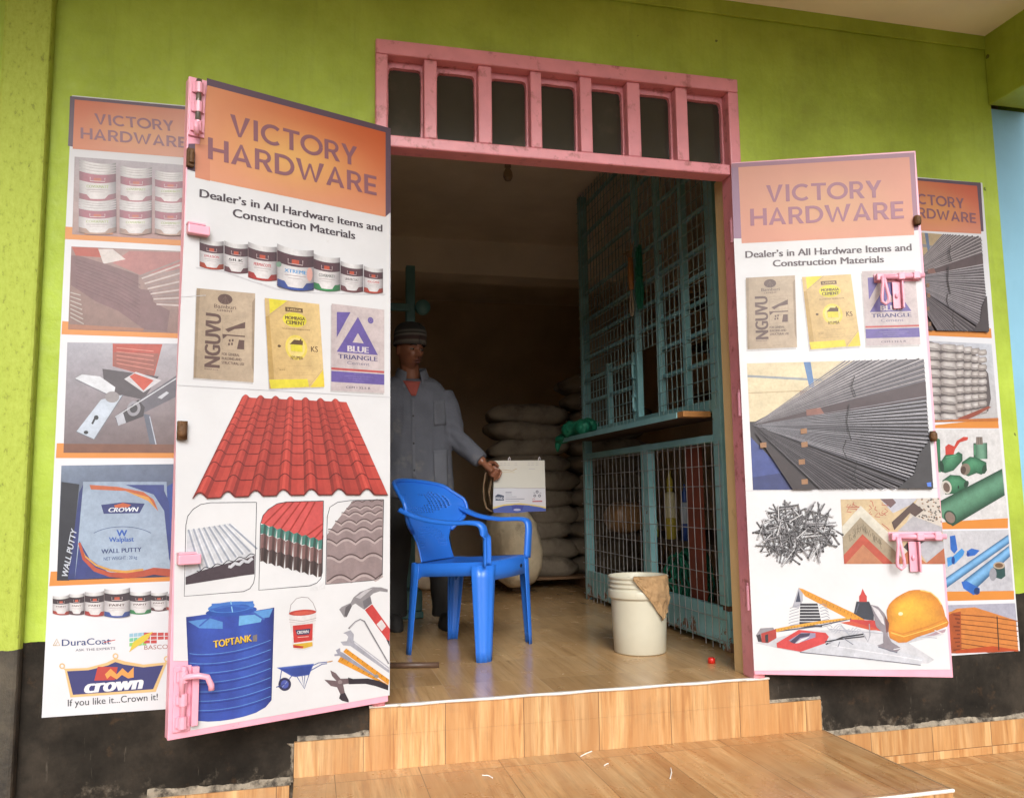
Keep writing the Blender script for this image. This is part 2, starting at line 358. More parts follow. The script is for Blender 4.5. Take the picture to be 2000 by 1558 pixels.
def clip_poly(pts):
    for ax, lo in ((0, True), (0, False), (1, True), (1, False)):
        out = []; f = (lambda p: p[ax]) if lo else (lambda p: 1-p[ax])
        for i, p in enumerate(pts):
            q = pts[i-1]; a, b = f(q), f(p)
            if (a >= 0) != (b >= 0): t = a/(a-b); out.append(tuple(q[k]+(p[k]-q[k])*t for k in (0, 1)))
            if b >= 0: out.append(p)
        pts = out
        if len(pts) < 3: return []
    return pts
def clip_seg(p, q):
    t0, t1 = 0.0, 1.0
    for ax in (0, 1):
        d = q[ax]-p[ax]
        for a, b in ((-d, p[ax]), (d, 1-p[ax])):
            if abs(a) < 1e-9:
                if b < 0: return None
                continue
            t = b/a
            if a < 0: t0 = max(t0, t)
            else: t1 = min(t1, t)
    return None if t0 >= t1 else (lerp(p, q, t0), lerp(p, q, t1))
_tc = {}
def glyphs(s, bold):
    k = (s, bold)
    if k not in _tc:
        cu = bpy.data.curves.new('lettering', 'FONT'); cu.body = s; cu.size = 1; cu.resolution_u = 3; cu.fill_mode = 'FRONT'
        o = bpy.data.objects.new('lettering', cu); COL.objects.link(o); dg = bpy.context.evaluated_depsgraph_get(); dg.update()
        me = bpy.data.meshes.new_from_object(o.evaluated_get(dg))
        vs = [(v.co.x, v.co.y) for v in me.vertices]; fs = [tuple(p.vertices) for p in me.polygons]
        bpy.data.objects.remove(o); bpy.data.curves.remove(cu); bpy.data.meshes.remove(me)
        x0 = min(v[0] for v in vs); x1 = max(v[0] for v in vs)
        _tc[k] = ([(v[0]-x0, v[1]) for v in vs], fs, x1-x0)
    return _tc[k]
def arc(cx, cy, rx, ry, a0, a1, n=12):
    return [(cx+rx*math.cos(R_(a0+(a1-a0)*i/n)), cy+ry*math.sin(R_(a0+(a1-a0)*i/n))) for i in range(n+1)]
def lerp(a, b, t): return tuple(x+(y-x)*t for x, y in zip(a, b))
class Art:
    """coloured flat shapes in the local x-z plane of `frame` (facing -y), measured on the photograph and carried to the plane."""
    def __init__(s, frame, n0=.0006, dn=1.2e-5, y0=0.0):
        s.M = frame.matrix_basis.inverted(); s.C = s.M @ CAM; s.y0 = y0; s.n = n0; s.dn = dn
        s.v = []; s.f = []; s.c = []; s.z = (0, 0, 1); s.q = None
    def px(s, p): return (s.z[0]+p[0]*s.z[2], s.z[1]+p[1]*s.z[2])
    def quad(s, *q): s.q = [s.px(p) for p in q] if q else None; return s
    def m(s, p):
        if s.q:
            a, b, c, d = s.q; u, w = p
            return tuple((a[i]*(1-u)+b[i]*u)*(1-w)+(d[i]*(1-u)+c[i]*u)*w for i in (0, 1))
        return s.px(p)
    def P(s, p):
        r = s.M.to_3x3() @ ray(*p); k = (s.y0-s.C.y)/r.y; h = s.C+r*k
        return (h.x, h.z)
    def put(s, uv, faces, cols):
        o = len(s.v); s.n += s.dn
        s.v += [(u, s.y0-s.n, w) for u, w in uv]
        for k, fc in enumerate(faces):
            s.f.append(tuple(i+o for i in fc)); s.c.append([cols[i] for i in fc] if isinstance(cols, list) else [cols]*len(fc))
    def pxpoly(s, pts, cols):
        uv = [s.P(p) for p in pts]; s.put(uv, [tuple(range(len(pts)))], cols)
    def poly(s, col, *pts):
        if s.q: pts = clip_poly(list(pts))
        if len(pts) > 2: s.pxpoly([s.m(p) for p in pts], lin(col))
    def grad(s, c00, c10, c11, c01, *q, n=8, cc=None):
        o = s.q; Q = [s.m(p) for p in q]; vs = []; cs = []
        for j in range(n+1):
            for i in range(n+1):
                u, w = i/n, j/n
                vs.append(s.P(tuple((Q[0][k]*(1-u)+Q[1][k]*u)*(1-w)+(Q[3][k]*(1-u)+Q[2][k]*u)*w for k in (0, 1))))
                c = lerp(lerp(c00, c10, u), lerp(c01, c11, u), w)
                if cc: 
                    d = max(0, 1-math.hypot((u-.5)*1.9, (w-.55)*1.9)); c = lerp(c, cc, d*d*(3-2*d))
                cs.append(lin(c))
        s.put(vs, [(j*(n+1)+i, j*(n+1)+i+1, (j+1)*(n+1)+i+1, (j+1)*(n+1)+i) for j in range(n) for i in range(n)], cs)
    def line(s, col, w, *pts, w2=None):
        if s.q and (w2 is not None or len(pts) == 2 or any(not(0 <= c <= 1) for p in pts for c in p)):
            n = len(pts)-1
            for i in range(n):
                c = clip_seg(pts[i], pts[i+1])
                if c:
                    L0 = math.dist(pts[i], pts[i+1]) or 1; f0, f1 = (i+math.dist(pts[i], c[0])/L0)/n, (i+math.dist(pts[i], c[1])/L0)/n
                    q, s.q = s.q, None; z, s.z = s.z, (0, 0, 1); s.q = q; A0, B0 = s.m(c[0]), s.m(c[1]); s.q = None
                    e = w if w2 is None else w2; s.line(col, (w+(e-w)*f0)*z[2], A0, B0, w2=(w+(e-w)*f1)*z[2]); s.q = q; s.z = z
            return
        k = s.z[2]; P = [s.m(p) for p in pts]; n = len(P); L = []; Rr = []
        for i in range(n):
            a = P[max(0, i-1)]; b = P[min(n-1, i+1)]; dx, dy = b[0]-a[0], b[1]-a[1]; d = math.hypot(dx, dy) or 1
            ww = (w if w2 is None else w+(w2-w)*i/(n-1))*k/2
            L.append((P[i][0]-dy/d*ww, P[i][1]+dx/d*ww)); Rr.append((P[i][0]+dy/d*ww, P[i][1]-dx/d*ww))
        uv = [s.P(p) for p in L+Rr]; s.put(uv, [(i, i+1, n+i+1, n+i) for i in range(n-1)], lin(col))
    def ell(s, col, cx, cy, rx, ry, rot=0, n=22):
        c, sn = math.cos(R_(rot)), math.sin(R_(rot))
        s.poly(col, *[(cx+x*c-y*sn, cy+x*sn+y*c) for x, y in [(rx*math.cos(2*math.pi*i/n), ry*math.sin(2*math.pi*i/n)) for i in range(n)]])
    def fan(s, cc, ec, c, *pts, n=4):
        # soft-shaded patch: colour cc at c blending to ec at the outline
        uv = [s.P(s.m(c))]; cols = [lin(cc)]; fs = []; m = len(pts)
        for k in range(1, n+1):
            t = k/n
            for p in pts: uv.append(s.P(s.m(lerp(c, p, t)))); cols.append(lin(lerp(cc, ec, t**1.6)))
        for i in range(m): fs.append((0, 1+i, 1+(i+1) % m))
        for k in range(n-1):
            for i in range(m): a = 1+k*m+i; b = 1+k*m+(i+1) % m; fs.append((a, a+m, b+m, b))
        s.put(uv, fs, cols)
    def pipe(s, c, w, *pts, hi=.3, lo=.45):
        # round bar: the same stroke in narrowing, lightening bands
        n = 7; P = [s.m(p) for p in pts]; k = s.z[2]*w/2; m = len(P); uv = []; cols = []; fs = []
        for j in range(n+1):
            f = 2*j/n-1; sh = 1-((f+.3)/1.3)**2 if f > -.3 else 1-((f+.3)/.7)**2
            col = lerp(lerp(c, (10, 10, 14), lo), lerp(c, (255, 255, 255), hi), sh)
            for i in range(m):
                a = P[max(0, i-1)]; b = P[min(m-1, i+1)]; dx, dy = b[0]-a[0], b[1]-a[1]; d = math.hypot(dx, dy) or 1
                uv.append(s.P((P[i][0]-dy/d*k*f*(1 if dx >= 0 else -1), P[i][1]+dx/d*k*f*(1 if dx >= 0 else -1)))); cols.append(lin(col))
        for j in range(n):
            for i in range(m-1): a = j*m+i; fs.append((a, a+1, a+m+1, a+m))
        s.put(uv, fs, cols)
    def roundq(s, c, l0, r0, r1, l1, hi=.3, lo=.45, n=9):
        # four-cornered piece of a round pipe, shaded across its width
        for j in range(n):
            f0, f1 = j/n, (j+1)/n; cs = [lerp(lerp(c, (10, 10, 14), lo), lerp(c, (255, 255, 255), hi), max(0, math.sin(math.pi*min(1, f*1.25 if f < .4 else .5+(f-.4)/1.2)))) for f in (f0, f1)]
            s.pxpoly([s.m(p) for p in (lerp(l0, l1, f0), lerp(r0, r1, f0), lerp(r0, r1, f1), lerp(l0, l1, f1))], [lin(cs[0]), lin(cs[0]), lin(cs[1]), lin(cs[1])])
    def ringl(s, col, w, cx, cy, rx, ry, a0=0, a1=360, n=20): s.line(col, w, *arc(cx, cy, rx, ry, a0, a1, n))
    def text(s, t, A, B, C, col, bold=0.0):
        vs, fs, w = glyphs(t, bold); a, b, c = (Vector(s.P(s.m(p))) for p in (A, B, C))
        X = (b-a)/w; Y = (c-a)/.73
        for k in ((0,) if bold <= 0 else (-bold, 0, bold)): s.put([tuple(a+X*(x+k)+Y*y) for x, y in vs], fs, lin(col))
    def title(s, word, A, B, C, col, w=.175):
        # broad geometric capitals drawn as strokes
        a, b, c = (Vector(s.P(s.m(p))) for p in (A, B, C))
        adv = dict(V=.92, I=.36, C=.92, T=.78, O=1.04, R=.80, Y=.86, H=.88, A=.92, D=.90, W=1.30, E=.66)
        tot = sum(adv[k] for k in word) - .12; X = (b-a)/tot; Y = c-a; x0 = 0; h = w/2
        q = lin(col)
        def S(*pts, ww=w):
            n = len(pts); L = []; Q = []
            for i in range(n):
                p0 = pts[max(0, i-1)]; p1 = pts[min(n-1, i+1)]; dx, dy = p1[0]-p0[0], p1[1]-p0[1]; d = math.hypot(dx, dy)
                L.append((pts[i][0]-dy/d*ww/2, pts[i][1]+dx/d*ww/2)); Q.append((pts[i][0]+dy/d*ww/2, pts[i][1]-dx/d*ww/2))
            s.put([tuple(a+X*(x0+x)+Y*y) for x, y in L+Q], [(i, i+1, n+i+1, n+i) for i in range(n-1)], q)
        def F(*pts): s.put([tuple(a+X*(x0+x)+Y*y) for x, y in pts], [tuple(range(len(pts)))], q)
        for ch in word:
            if ch == 'I': F((h*.4, 0), (h*.4+w*1.05, 0), (h*.4+w*1.05, 1), (h*.4, 1))
            if ch == 'V': F((0, 1), (.2, 1), (.43, .0), (.33, 0)); F((.82, 1), (.62, 1), (.35, 0), (.45, 0))
            if ch == 'A': F((0, 0), (.19, 0), (.46, 1), (.37, 1)); F((.82, 0), (.63, 0), (.36, 1), (.45, 1)); F((.17, .2), (.65, .2), (.62, .36), (.2, .36))
            if ch == 'W': F((0, 1), (.2, 1), (.40, 0), (.31, 0)); F((.31, 0), (.41, 0), (.66, .86), (.56, .86)); F((.56, .86), (.66, .86), (.89, 0), (.80, 0)); F((1.22, 1), (1.02, 1), (.80, 0), (.89, 0))
            if ch == 'T': F((0, .84), (.72, .84), (.72, 1), (0, 1)); F((.27, 0), (.45, 0), (.45, .845), (.27, .845))
            if ch == 'Y': F((0, 1), (.2, 1), (.47, .4), (.29, .4)); F((.76, 1), (.56, 1), (.29, .4), (.47, .4)); F((.29, 0), (.47, 0), (.47, .41), (.29, .41))
            if ch == 'H': F((.02, 0), (.2, 0), (.2, 1), (.02, 1)); F((.62, 0), (.8, 0), (.8, 1), (.62, 1)); F((.19, .4), (.63, .4), (.63, .56), (.19, .56))
            if ch == 'E': F((.02, 0), (.2, 0), (.2, 1), (.02, 1)); F((.19, 0), (.6, 0), (.6, .16), (.19, .16)); F((.19, .42), (.56, .42), (.56, .58), (.19, .58)); F((.19, .84), (.6, .84), (.6, 1), (.19, 1))
            if ch == 'C': S(*arc(.46, .5, .40, .42, 48, 312, 16))
            if ch == 'O': S(*arc(.48, .5, .42, .42, 0, 360, 24))
            if ch == 'D': F((.02, 0), (.2, 0), (.2, 1), (.02, 1)); S((.19, .92), (.36, .92), *arc(.36, .5, .40, .42, 85, -85, 12), (.36, .08), (.19, .08), ww=.165)
            if ch == 'R': F((.02, 0), (.2, 0), (.2, 1), (.02, 1)); S((.19, .925), (.38, .925), *arc(.38, .69, .22, .235, 80, -80, 8), (.38, .455), (.19, .455), ww=.15); F((.30, .44), (.49, .44), (.74, 0), (.53, 0))
            x0 += adv[ch]
    def build(s, name, parent, m=None):
        me = bpy.data.meshes.new(name); me.from_pydata(s.v, [], s.f); me.materials.append(m or (M_pic if name.startswith('picture') else M_print))
        ca = me.color_attributes.new('Col', 'FLOAT_COLOR', 'CORNER'); ca.data.foreach_set('color', [x for c in s.c for v in c for x in v])
        # all faces towards the viewer (-y)
        bm = bmesh.new(); bm.from_mesh(me); bm.normal_update()
        for fc in bm.faces:
            if fc.normal.y > 0: fc.normal_flip()
        bm.to_mesh(me); bm.free()
        o = bpy.data.objects.new(name, me); COL.objects.link(o); o.parent = parent
        return o
WHITE = (226, 226, 228)

# ---- pictures shared by the prints, each drawn in the unit square of its own quad
def pic_nguvu(A):
    A.grad((176, 156, 132), (192, 172, 148), (190, 170, 146), (172, 152, 128), (0, 0), (1, 0), (1, 1), (0, 1))
    K = (100, 76, 70)
    A.poly((158, 138, 114), (0, 0), (.06, 0), (.04, 1), (0, 1)); A.poly((160, 140, 118), (.95, .1), (1, .05), (1, .9), (.96, .8))
    A.ell(K, .49, .095, .125, .058); A.line((180, 160, 136), 1, (.42, .14), (.49, .06), (.56, .14)); A.line((180, 160, 136), 1, (.49, .15), (.49, .06))
    A.text('Bamburi', (.31, .20), (.68, .20), (.31, .155), K, .01); A.text('CEMENT', (.36, .235), (.62, .235), (.36, .212), K, .02)
    A.text('NGUVU', (.43, .86), (.43, .275), (.155, .86), K, .05)
    A.line(K, .9, (.46, .28), (.84, .28), (.84, .655), (.46, .655), (.46, .28))
    A.poly(K, (.5, .43), (.84, .33), (.84, .40), (.66, .42), (.56, .46)); A.line(K, .8, (.48, .32), (.55, .31), (.62, .33), (.7, .31), (.8, .325))
    A.line(K, .8, (.48, .36), (.56, .35), (.64, .37)); A.poly(K, (.46, .485), (.84, .485), (.84, .50), (.54, .50), (.47, .54))
    for i in range(5): A.line(K, .6, (.54+i*.06, .44), (.53+i*.062, .48))
    A.poly(K, (.74, .535), (.83, .535), (.83, .64), (.71, .64))
    for x, y in ((.57, .54), (.62, .535), (.56, .58), (.61, .575)): A.poly(K, (x, y), (x+.03, y-.002), (x+.03, y+.025), (x, y+.027))
    A.line(K, .6, (.48, .63), (.55, .55), (.72, .53))
    for i, t in enumerate(('FOR GENERAL', 'BUILDING AND', 'STRUCTURAL USE')): A.text(t, (.46, .722+i*.048), (.46+(.30, .33, .38)[i], .722+i*.048), (.46, .690+i*.048), K, .03)
    A.text('Always sure', (.17, .895), (.40, .895), (.17, .875), K)
    A.line(K, .7, (.5, .965), (.6, .955), (.67, .957)); A.line(K, .5, (.77, .91), (.86, .91), (.86, .975), (.77, .975), (.77, .91))
def pic_mombasa(A):
    A.grad((208, 178, 120), (224, 194, 136), (222, 192, 134), (206, 172, 112), (0, 0), (1, 0), (1, 1), (0, 1))
    K = (96, 70, 44); Y = (226, 212, 60)
    A.poly((190, 156, 92), (0, .2), (.07, .2), (.1, 1), (0, 1))
    A.poly(Y, (.08, .0), (.42, 0), (.08, .17)); A.line(K, 1, (.45, .0), (.0, .22))
    A.poly(Y, (.0, .90), (.70, .90), (.72, .99), (.03, 1)); A.poly((232, 206, 66), (1, .79), (1, 1), (.74, 1)); A.line(K, 1, (1, .78), (.72, .985))
    A.ell(Y, .53, .215, .22, .085); A.ell((232, 208, 92), .53, .535, .2, .145); A.ell((238, 214, 130), .53, .535, .16, .115)
    A.poly(K, (.37, .075), (.69, .075), (.69, .125), (.37, .125)); A.text('SUPERIOR', (.4, .115), (.66, .115), (.4, .085), (220, 190, 130), .02)
    A.text('MOMBASA', (.36, .215), (.72, .215), (.36, .175), K, .05); A.text('CEMENT', (.37, .270), (.71, .270), (.37, .225), K, .05)
    A.text('TRUSTED FOR GENERATIONS', (.29, .33), (.80, .33), (.29, .316), K, .01)
    A.poly(Y, (.43, .50), (.64, .50), (.64, .585), (.43, .575)); A.poly(K, (.41, .50), (.50, .445), (.66, .455), (.65, .505), (.50, .50)); A.line(K, .8, (.43, .5), (.43, .575), (.5, .59), (.64, .585), (.64, .5))
    A.poly(K, (.6, .44), (.63, .43), (.63, .46), (.6, .46)); A.line(K, .6, (.5, .5), (.5, .59))
    A.text('NYUMBA', (.42, .675), (.64, .675), (.42, .630), K, .03)
    A.text('KS', (.80, .58), (.92, .58), (.80, .51), K, .02); A.line(K, .9, (.79, .60), (.93, .60)); A.line(K, .9, (.79, .63), (.93, .63)); A.ell(K, .22, .525, .03, .015)
    A.line(K, .8, (.32, .745), (.8, .745)); A.line(K, .6, (.17, .77), (.32, .77)); A.text('50 KG', (.2, .80), (.30, .80), (.2, .782), K)
    A.line(K, .6, (.42, .825), (.72, .825)); A.line(K, .7, (.24, .855), (.88, .855))
def pic_triangle(A):
    A.grad((196, 182, 182), (206, 192, 192), (204, 190, 190), (194, 180, 182), (0, 0), (1, 0), (1, 1), (0, 1)); B = (104, 88, 158)
    A.poly(B, (.1, .09), (.36, .075), (.10, .385)); A.poly(B, (.5, .12), (.88, .55), (.10, .55)); A.poly((206, 192, 192), (.5, .31), (.61, .425), (.40, .425))
    A.ell(B, .74, .145, .055, .038); A.ringl((206, 192, 192), 1, .74, .145, .028, .018)
    A.text('BLUE', (.31, .535), (.70, .535), (.31, .462), (214, 204, 208), .045); A.text('TRIANGLE', (.13, .625), (.87, .625), (.13, .570), (84, 76, 124), .025)
    A.text('Cement', (.30, .685), (.72, .685), (.30, .645), (112, 106, 136), .0)
    A.poly((188, 84, 82), (0, .735), (1, .735), (1, .760), (0, .760)); A.poly(B, (0, .775), (1, .775), (1, .90), (0, .90))
    for i, (a, b) in enumerate(((.42, .62), (.25, .80), (.32, .72), (.40, .62))): A.line((190, 182, 206), .9, (a, .795+i*.026), (b, .795+i*.026))
    A.text('CEM I 32.5 R', (.28, .965), (.74, .965), (.28, .938), (92, 84, 108), .01)
def pic_rebar(A, seed=3, dim=0, sky=(222, 206, 170)):
    r = random.Random(seed); D = lambda c: lerp(c, (112, 96, 94), dim)
    A.poly(D((58, 52, 56)), (0, 0), (1, 0), (1, 1), (0, 1))
    A.poly(D(sky), (0, 0), (.62, 0), (.36, .24), (.03, .46), (0, .46))
    for x in (.13, .3): A.line(D((206, 190, 156)), 1.2, (x, 0), (x+.03, .3))
    A.line(D((150, 156, 160)), 16, (0, .10), (.42, .145)); A.line(D((196, 176, 140)), 8, (0, .235), (.3, .225)); A.poly(D((92, 128, 176)), (.32, .0), (.36, 0), (.375, .2), (.345, .2))
    A.poly(D((64, 78, 142)), (0, .58), (.13, .78), (.22, .99), (.0, .99)); A.poly(D((48, 58, 112)), (0, .9), (.2, .86), (.22, 1), (0, 1))
    A.poly(D((160, 118, 74)), (.29, .225), (.4, .22), (.4, .265), (.29, .27)); vx, vy = .015, .49
    def bars(t0, t1, n, w1, c0, c1):
        for i in range(n):
            t = t0+(t1-t0)*(i+.5)/n; c = D(lerp(c0, c1, r.random())); k = r.uniform(.0, .08); a, b = (vx+k, vy+(t-vy)*k), (1.02, vy+(t-vy)*1.005/(1-vx))
            A.line(D((40, 36, 42)), .8, a, b, w2=w1*1.25); A.line(lerp(c, (30, 28, 34), .35), .6, a, b, w2=w1*.9); o = w1*.0009
            A.line(lerp(c, (244, 240, 240), .22), .4, (a[0], a[1]-.0), (b[0], b[1]-o*2.2), w2=w1*.42)
            for q in range(int(9+w1)):
                f = r.uniform(.45, .99); x = a[0]+(b[0]-a[0])*f; y = a[1]+(b[1]-a[1])*f
                if 0 < y < 1: A.line(D((46, 42, 48)), 1.6, (x, y-w1*.0007*f), (x+.006, y+w1*.0007*f))
    A.poly(D((104, 100, 108)), (vx, vy-.01), (.62, 0), (1, 0), (1, .2), (.4, .36))
    bars(-.42, .20, 16, 15, (120, 112, 116), (190, 182, 184))
    A.poly(D((72, 56, 60)), (vx, vy), (1, .17), (1, .31), (.35, .43)); A.poly(D((140, 92, 80)), (.32, .375), (.40, .36), (.42, .41), (.32, .42))
    bars(.30, 1.02, 22, 14, (108, 106, 116), (186, 184, 192)); bars(1.05, 1.9, 14, 13, (72, 66, 74), (120, 114, 120))
    A.poly(D((58, 48, 50)), (.02, .53), (.2, .78), (.34, 1), (.22, 1), (.1, .72))
    A.poly(D((46, 42, 46)), (1, .62), (.93, .74), (.9, .88), (.80, 1), (1, 1))
    for x, a, b in ((.60, .12, .28), (.56, .34, .62), (.53, .62, .76), (.585, .78, .99)): A.line(D((36, 32, 36)), 5, (x, a), (x-.02, (a+b)/2), (x+.0, b))
    for x, y in ((.28, .525), (.28, .63), (.26, .765), (.27, .92), (.05, .63)): A.poly(D((156, 112, 74)), (x, y), (x+.035, y-.005), (x+.035, y+.035), (x, y+.04))
    if not dim: A.poly((70, 120, 220), (.965, .955), (.99, .95), (.99, .985), (.97, .985))
def can(A, xl, xr, tl, tr, bl, br, acc, name=None, ncol=(90, 60, 60), dark=(92, 62, 70), wash=0, lid=.12):
    L = lambda c: lerp(c, (222, 214, 214), wash)
    w = xr-xl; e = w*.07
    def row(fl, off=0): return [(xl+w*i/10, (tl+(bl-tl)*fl)*(1-i/10)+(tr+(br-tr)*fl)*(i/10)+e*4*(i/10)*(1-i/10)*(1+off)) for i in range(11)]
    def shp(c, pts):
        X0_, X1_ = min(p[0] for p in pts), max(p[0] for p in pts)
        A.pxpoly([A.m(p) for p in pts], [lin(lerp(L(c), (40, 34, 40), .42*abs(2*(p[0]-xl)/w-.9)**2.2)) for p in pts])
    def band(f0, f1, c, i0=0, i1=10):
        a, b = row(f0), row(f1)
        for i in range(i0, i1): shp(c, [a[i], a[i+1], b[i+1], b[i]])
    band(.0, 1, (222, 220, 220)); band(-lid, .03, (226, 224, 224))
    if lid > .2:
        for f_ in (-lid*.75, -lid*.5, -lid*.2): A.line(L((178, 170, 172)), w*.022, *row(f_)); A.line(L((184, 176, 178)), .8*w/50/A.z[2] if 0 else w*.018, *row(.03))
    band(.05, .36, dark); band(.78, 1, acc)
    top = row(.76); mid = row(.92)
    for i in range(10): shp((226, 222, 222), [row(.36)[i], row(.36)[i+1], (row(.93) if 3 <= i+1 <= 7 else row(.80))[i+1], (row(.93) if 3 <= i <= 7 else row(.80))[i]])
    r1 = row(.17); r2 = row(.30)
    A.poly(L((188, 84, 62)), r1[4], r1[6], r2[6], r2[4]); A.line(L((206, 186, 186)), w*.02, r1[3], r2[3], r2[7], r1[7])
    if name: A.text(name, row(.56)[2], row(.56)[8], row(.46)[2], L(ncol), .03)
    A.line(L((166, 150, 152)), w*.018, row(.63)[2], row(.63)[8]); A.line(L((176, 162, 164)), w*.015, row(.69)[3], row(.69)[7])
    A.line(L((150, 130, 130)), w*.012, row(.0)[0], row(.98)[0])

def title_block(A, tl, tr, br, bl, c4, cc, words, ink):
    A.grad(*c4, tl, tr, br, bl, n=10, cc=cc)
    for wd, a, b, c in words: A.title(wd, a, b, c, ink)
# ------------------------------------------------------------------ left door leaf
LA, RA, LWD = 2.748, .371, .756
ldoor = thing('metal_door', 'left door leaf, its printed sheet showing red roof tiles and a blue water tank', 'door', (.057, -.04, .022), math.pi-0-LA if 0 else math.atan2(math.sin(LA), -math.cos(LA)))
rdoor = thing('metal_door', 'right door leaf, its printed sheet showing steel bars, nails and a yellow helmet', 'door', (1.524, -.03, .022), -RA)
for d in (ldoor, rdoor): d.matrix_basis = Matrix.Translation(d.location) @ Matrix.Rotation(d.rotation_euler.z, 4, 'Z')
DH = 2.148
def leaf(d, x0, x1):
    MB().box(x0, x1, .002, .012, 0, DH).build('door_sheet', M_leafpink, d, bevel=.002)
    f = MB().box(x0+.002, x0+.04, .0125, .045, .002, DH-.002).box(x1-.04, x1-.002, .0125, .045, .002, DH-.002)
    for z in (.002, .7, 1.4, DH-.042): f.box(x0+.0405, x1-.0405, .0125, .044, z, z+.04)
    f.build('frame', M_leafpink, d)
leaf(ldoor, -LWD, 0); leaf(rdoor, 0, LWD)
def hinge(d, x, z):
    h = MB().tube([(x, .03, z-.05), (x, .03, z+.05)], .010, 10); h.tube([(x, .03, z+.052), (x, .03, z+.062)], .007, 8)
    h.build('hinge', M_leafpink, d)
for z in (.3, 1.1, 1.85): hinge(rdoor, -.004, z); hinge(ldoor, .002, z)

def loc(d, u, w, y=0.0):
    A = Art(d); A.y0 = y; return A.P((u, w))
A = Art(ldoor, .0002)
A.poly(WHITE, (404, 153), (763, 251), (761, 1357), (372, 1426), (370, 1290), (338, 1290), (345, 760), (368, 281), (405, 283))
post = A.build('poster', ldoor)
A = Art(ldoor, .0005); PUR = (96, 74, 92)
A.poly(PUR, (404, 153), (763, 251), (763, 264), (404, 170)); A.poly(PUR, (752, 259), (763, 262), (763, 415), (752, 424)); A.poly(PUR, (368, 281), (382, 281), (382, 336), (366, 331))
title_block(A, (405, 167), (753, 259), (753, 424), (381, 347), ((220, 146, 100), (208, 92, 38), (220, 146, 108), (224, 156, 120)), (232, 176, 100), [], 0)
A.poly((214, 140, 108), (381, 281), (410, 284), (410, 354), (381, 347))
A.build('header_panel', post)
A = Art(ldoor, .0014)
A.title('VICTORY', (449, 264), (697, 325), (449, 223), (144, 94, 104)); A.title('HARDWARE', (405, 310), (733, 382), (405, 268), (144, 94, 104))
A.build('title_lettering', post)
A = Art(ldoor, .0014)
A.text('Dealer\u2019s in All Hardware Items and', (390, 385), (746, 453), (390.5, 368.5), (72, 62, 70), .03)
A.build('tagline_lettering', post)
A = Art(ldoor, .0014)
A.text('Construction Materials', (455, 423.5), (693, 467.5), (455, 406.5), (72, 62, 70), .03)
A.line((204, 202, 206), 1.2, (345, 752), (763, 776)); A.line((208, 206, 210), 1, (352, 580), (402, 577))
A.build('tagline_lettering', post)
A = Art(ldoor, .0005); A.z = (340, 440, .22)
A.poly((206, 204, 208), (190, 370), (440, 400), (660, 480), (920, 560), (1230, 595), (1880, 610), (1860, 625), (1230, 605), (900, 575), (650, 490), (440, 420), (200, 385))
for a in ((445, 655, 165, 195, 405, 425, (110, 70, 76), 'SILK', (70, 60, 64)), (225, 440, 140, 170, 365, 390, (180, 70, 46), 'EMULSION', (190, 90, 100)), (655, 910, 180, 225, 460, 490, (180, 52, 48), 'PERMACOTE', (190, 50, 60)),
          (1475, 1675, 345, 375, 575, 590, (116, 72, 78), 'UNDERCOAT', (90, 80, 84)), (1235, 1470, 285, 320, 560, 580, (58, 140, 84), 'COVERMATT', (80, 90, 84)), (1680, 1850, 385, 410, 590, 598, (184, 70, 56), 'GLOSS', (200, 80, 80)), (910, 1235, 205, 262, 540, 575, (60, 84, 160), 'XTREME', (70, 150, 210))): can(A, *a)
A.ell((212, 160, 150), 1198, 440, 26, 60); A.ell((120, 150, 130), 925, 350, 24, 24)
A.build('picture_of_paint_tins', post)
def bag(d, post, name, fn, q, z, n0=.0005):
    A = Art(d, n0); A.z = z
    Q = [A.px(p) for p in q]; A.poly((198, 194, 194), *[(p[0]-7, p[1]+14) for p in q]); A.quad(*q); fn(A); A.build(name, post)
Z4 = (340, 440, .22)
bag(ldoor, post, 'picture_of_cement_bag', pic_nguvu, [(200, 558), (720, 605), (705, 1395), (172, 1355)], Z4)
bag(ldoor, post, 'picture_of_cement_bag', pic_mombasa, [(803, 645), (1288, 700), (1335, 1435), (846, 1450)], Z4)
bag(ldoor, post, 'picture_of_cement_bag', pic_triangle, [(1398, 695), (1866, 750), (1866, 1490), (1394, 1465)], Z4)
# roof tiles
A = Art(ldoor, .0005); A.z = (330, 750, .26963)
def rp(s, t, h=0):
    # s across 0..7, t down 0..1 ; h ridge height
    l = lerp((528, 95), (160, 845), t); r = lerp((1285, 130), (1585, 815), t); u = s/7
    p = lerp(l, r, u); k = lerp((1,), (2.0,), t)[0]
    return (p[0], p[1]-h*22*k+12*math.sin(u*math.pi)*(-t))
def wave(x): return math.sin(min(1, x/.52)*math.pi) if x < .52 else 0
rows = [0, .11, .175, .235, .30, .375, .46, .56, .68, .82, .985]
A.poly((150, 56, 48), *[rp(i/8*1, 0, wave((i/8) % 1)) for i in range(57)], *[rp(7-i/8, .985, wave(((7-i/8)) % 1)) for i in range(57)])
for k in range(10):
    t0, t1 = rows[k], rows[k+1]
    for c in range(7):
        st = [0, .1, .2, .3, .42, .52, .75, 1.0]; sh = [(142, 50, 44), (178, 62, 54), (206, 82, 70), (186, 66, 58), (140, 48, 44), (180, 64, 56), (192, 72, 62)]
        for i in range(7):
            cc = lerp(sh[i], (206, 90, 78), .25*(1-t0)); cc = lerp(cc, (120, 40, 36), .12*((k*3+c) % 3))
            a, b = c+st[i], c+st[i+1]
            A.poly(cc, rp(a, t0, wave(st[i])), rp(b, t0, wave(st[i+1] % 1)), rp(b, t1, wave(st[i+1] % 1)), rp(a, t1, wave(st[i])))
    for c in range(7): A.line((104, 32, 30), 3+5*t1, *[rp(c+i/12, t1-.006, wave(i/12)) for i in range(13)])
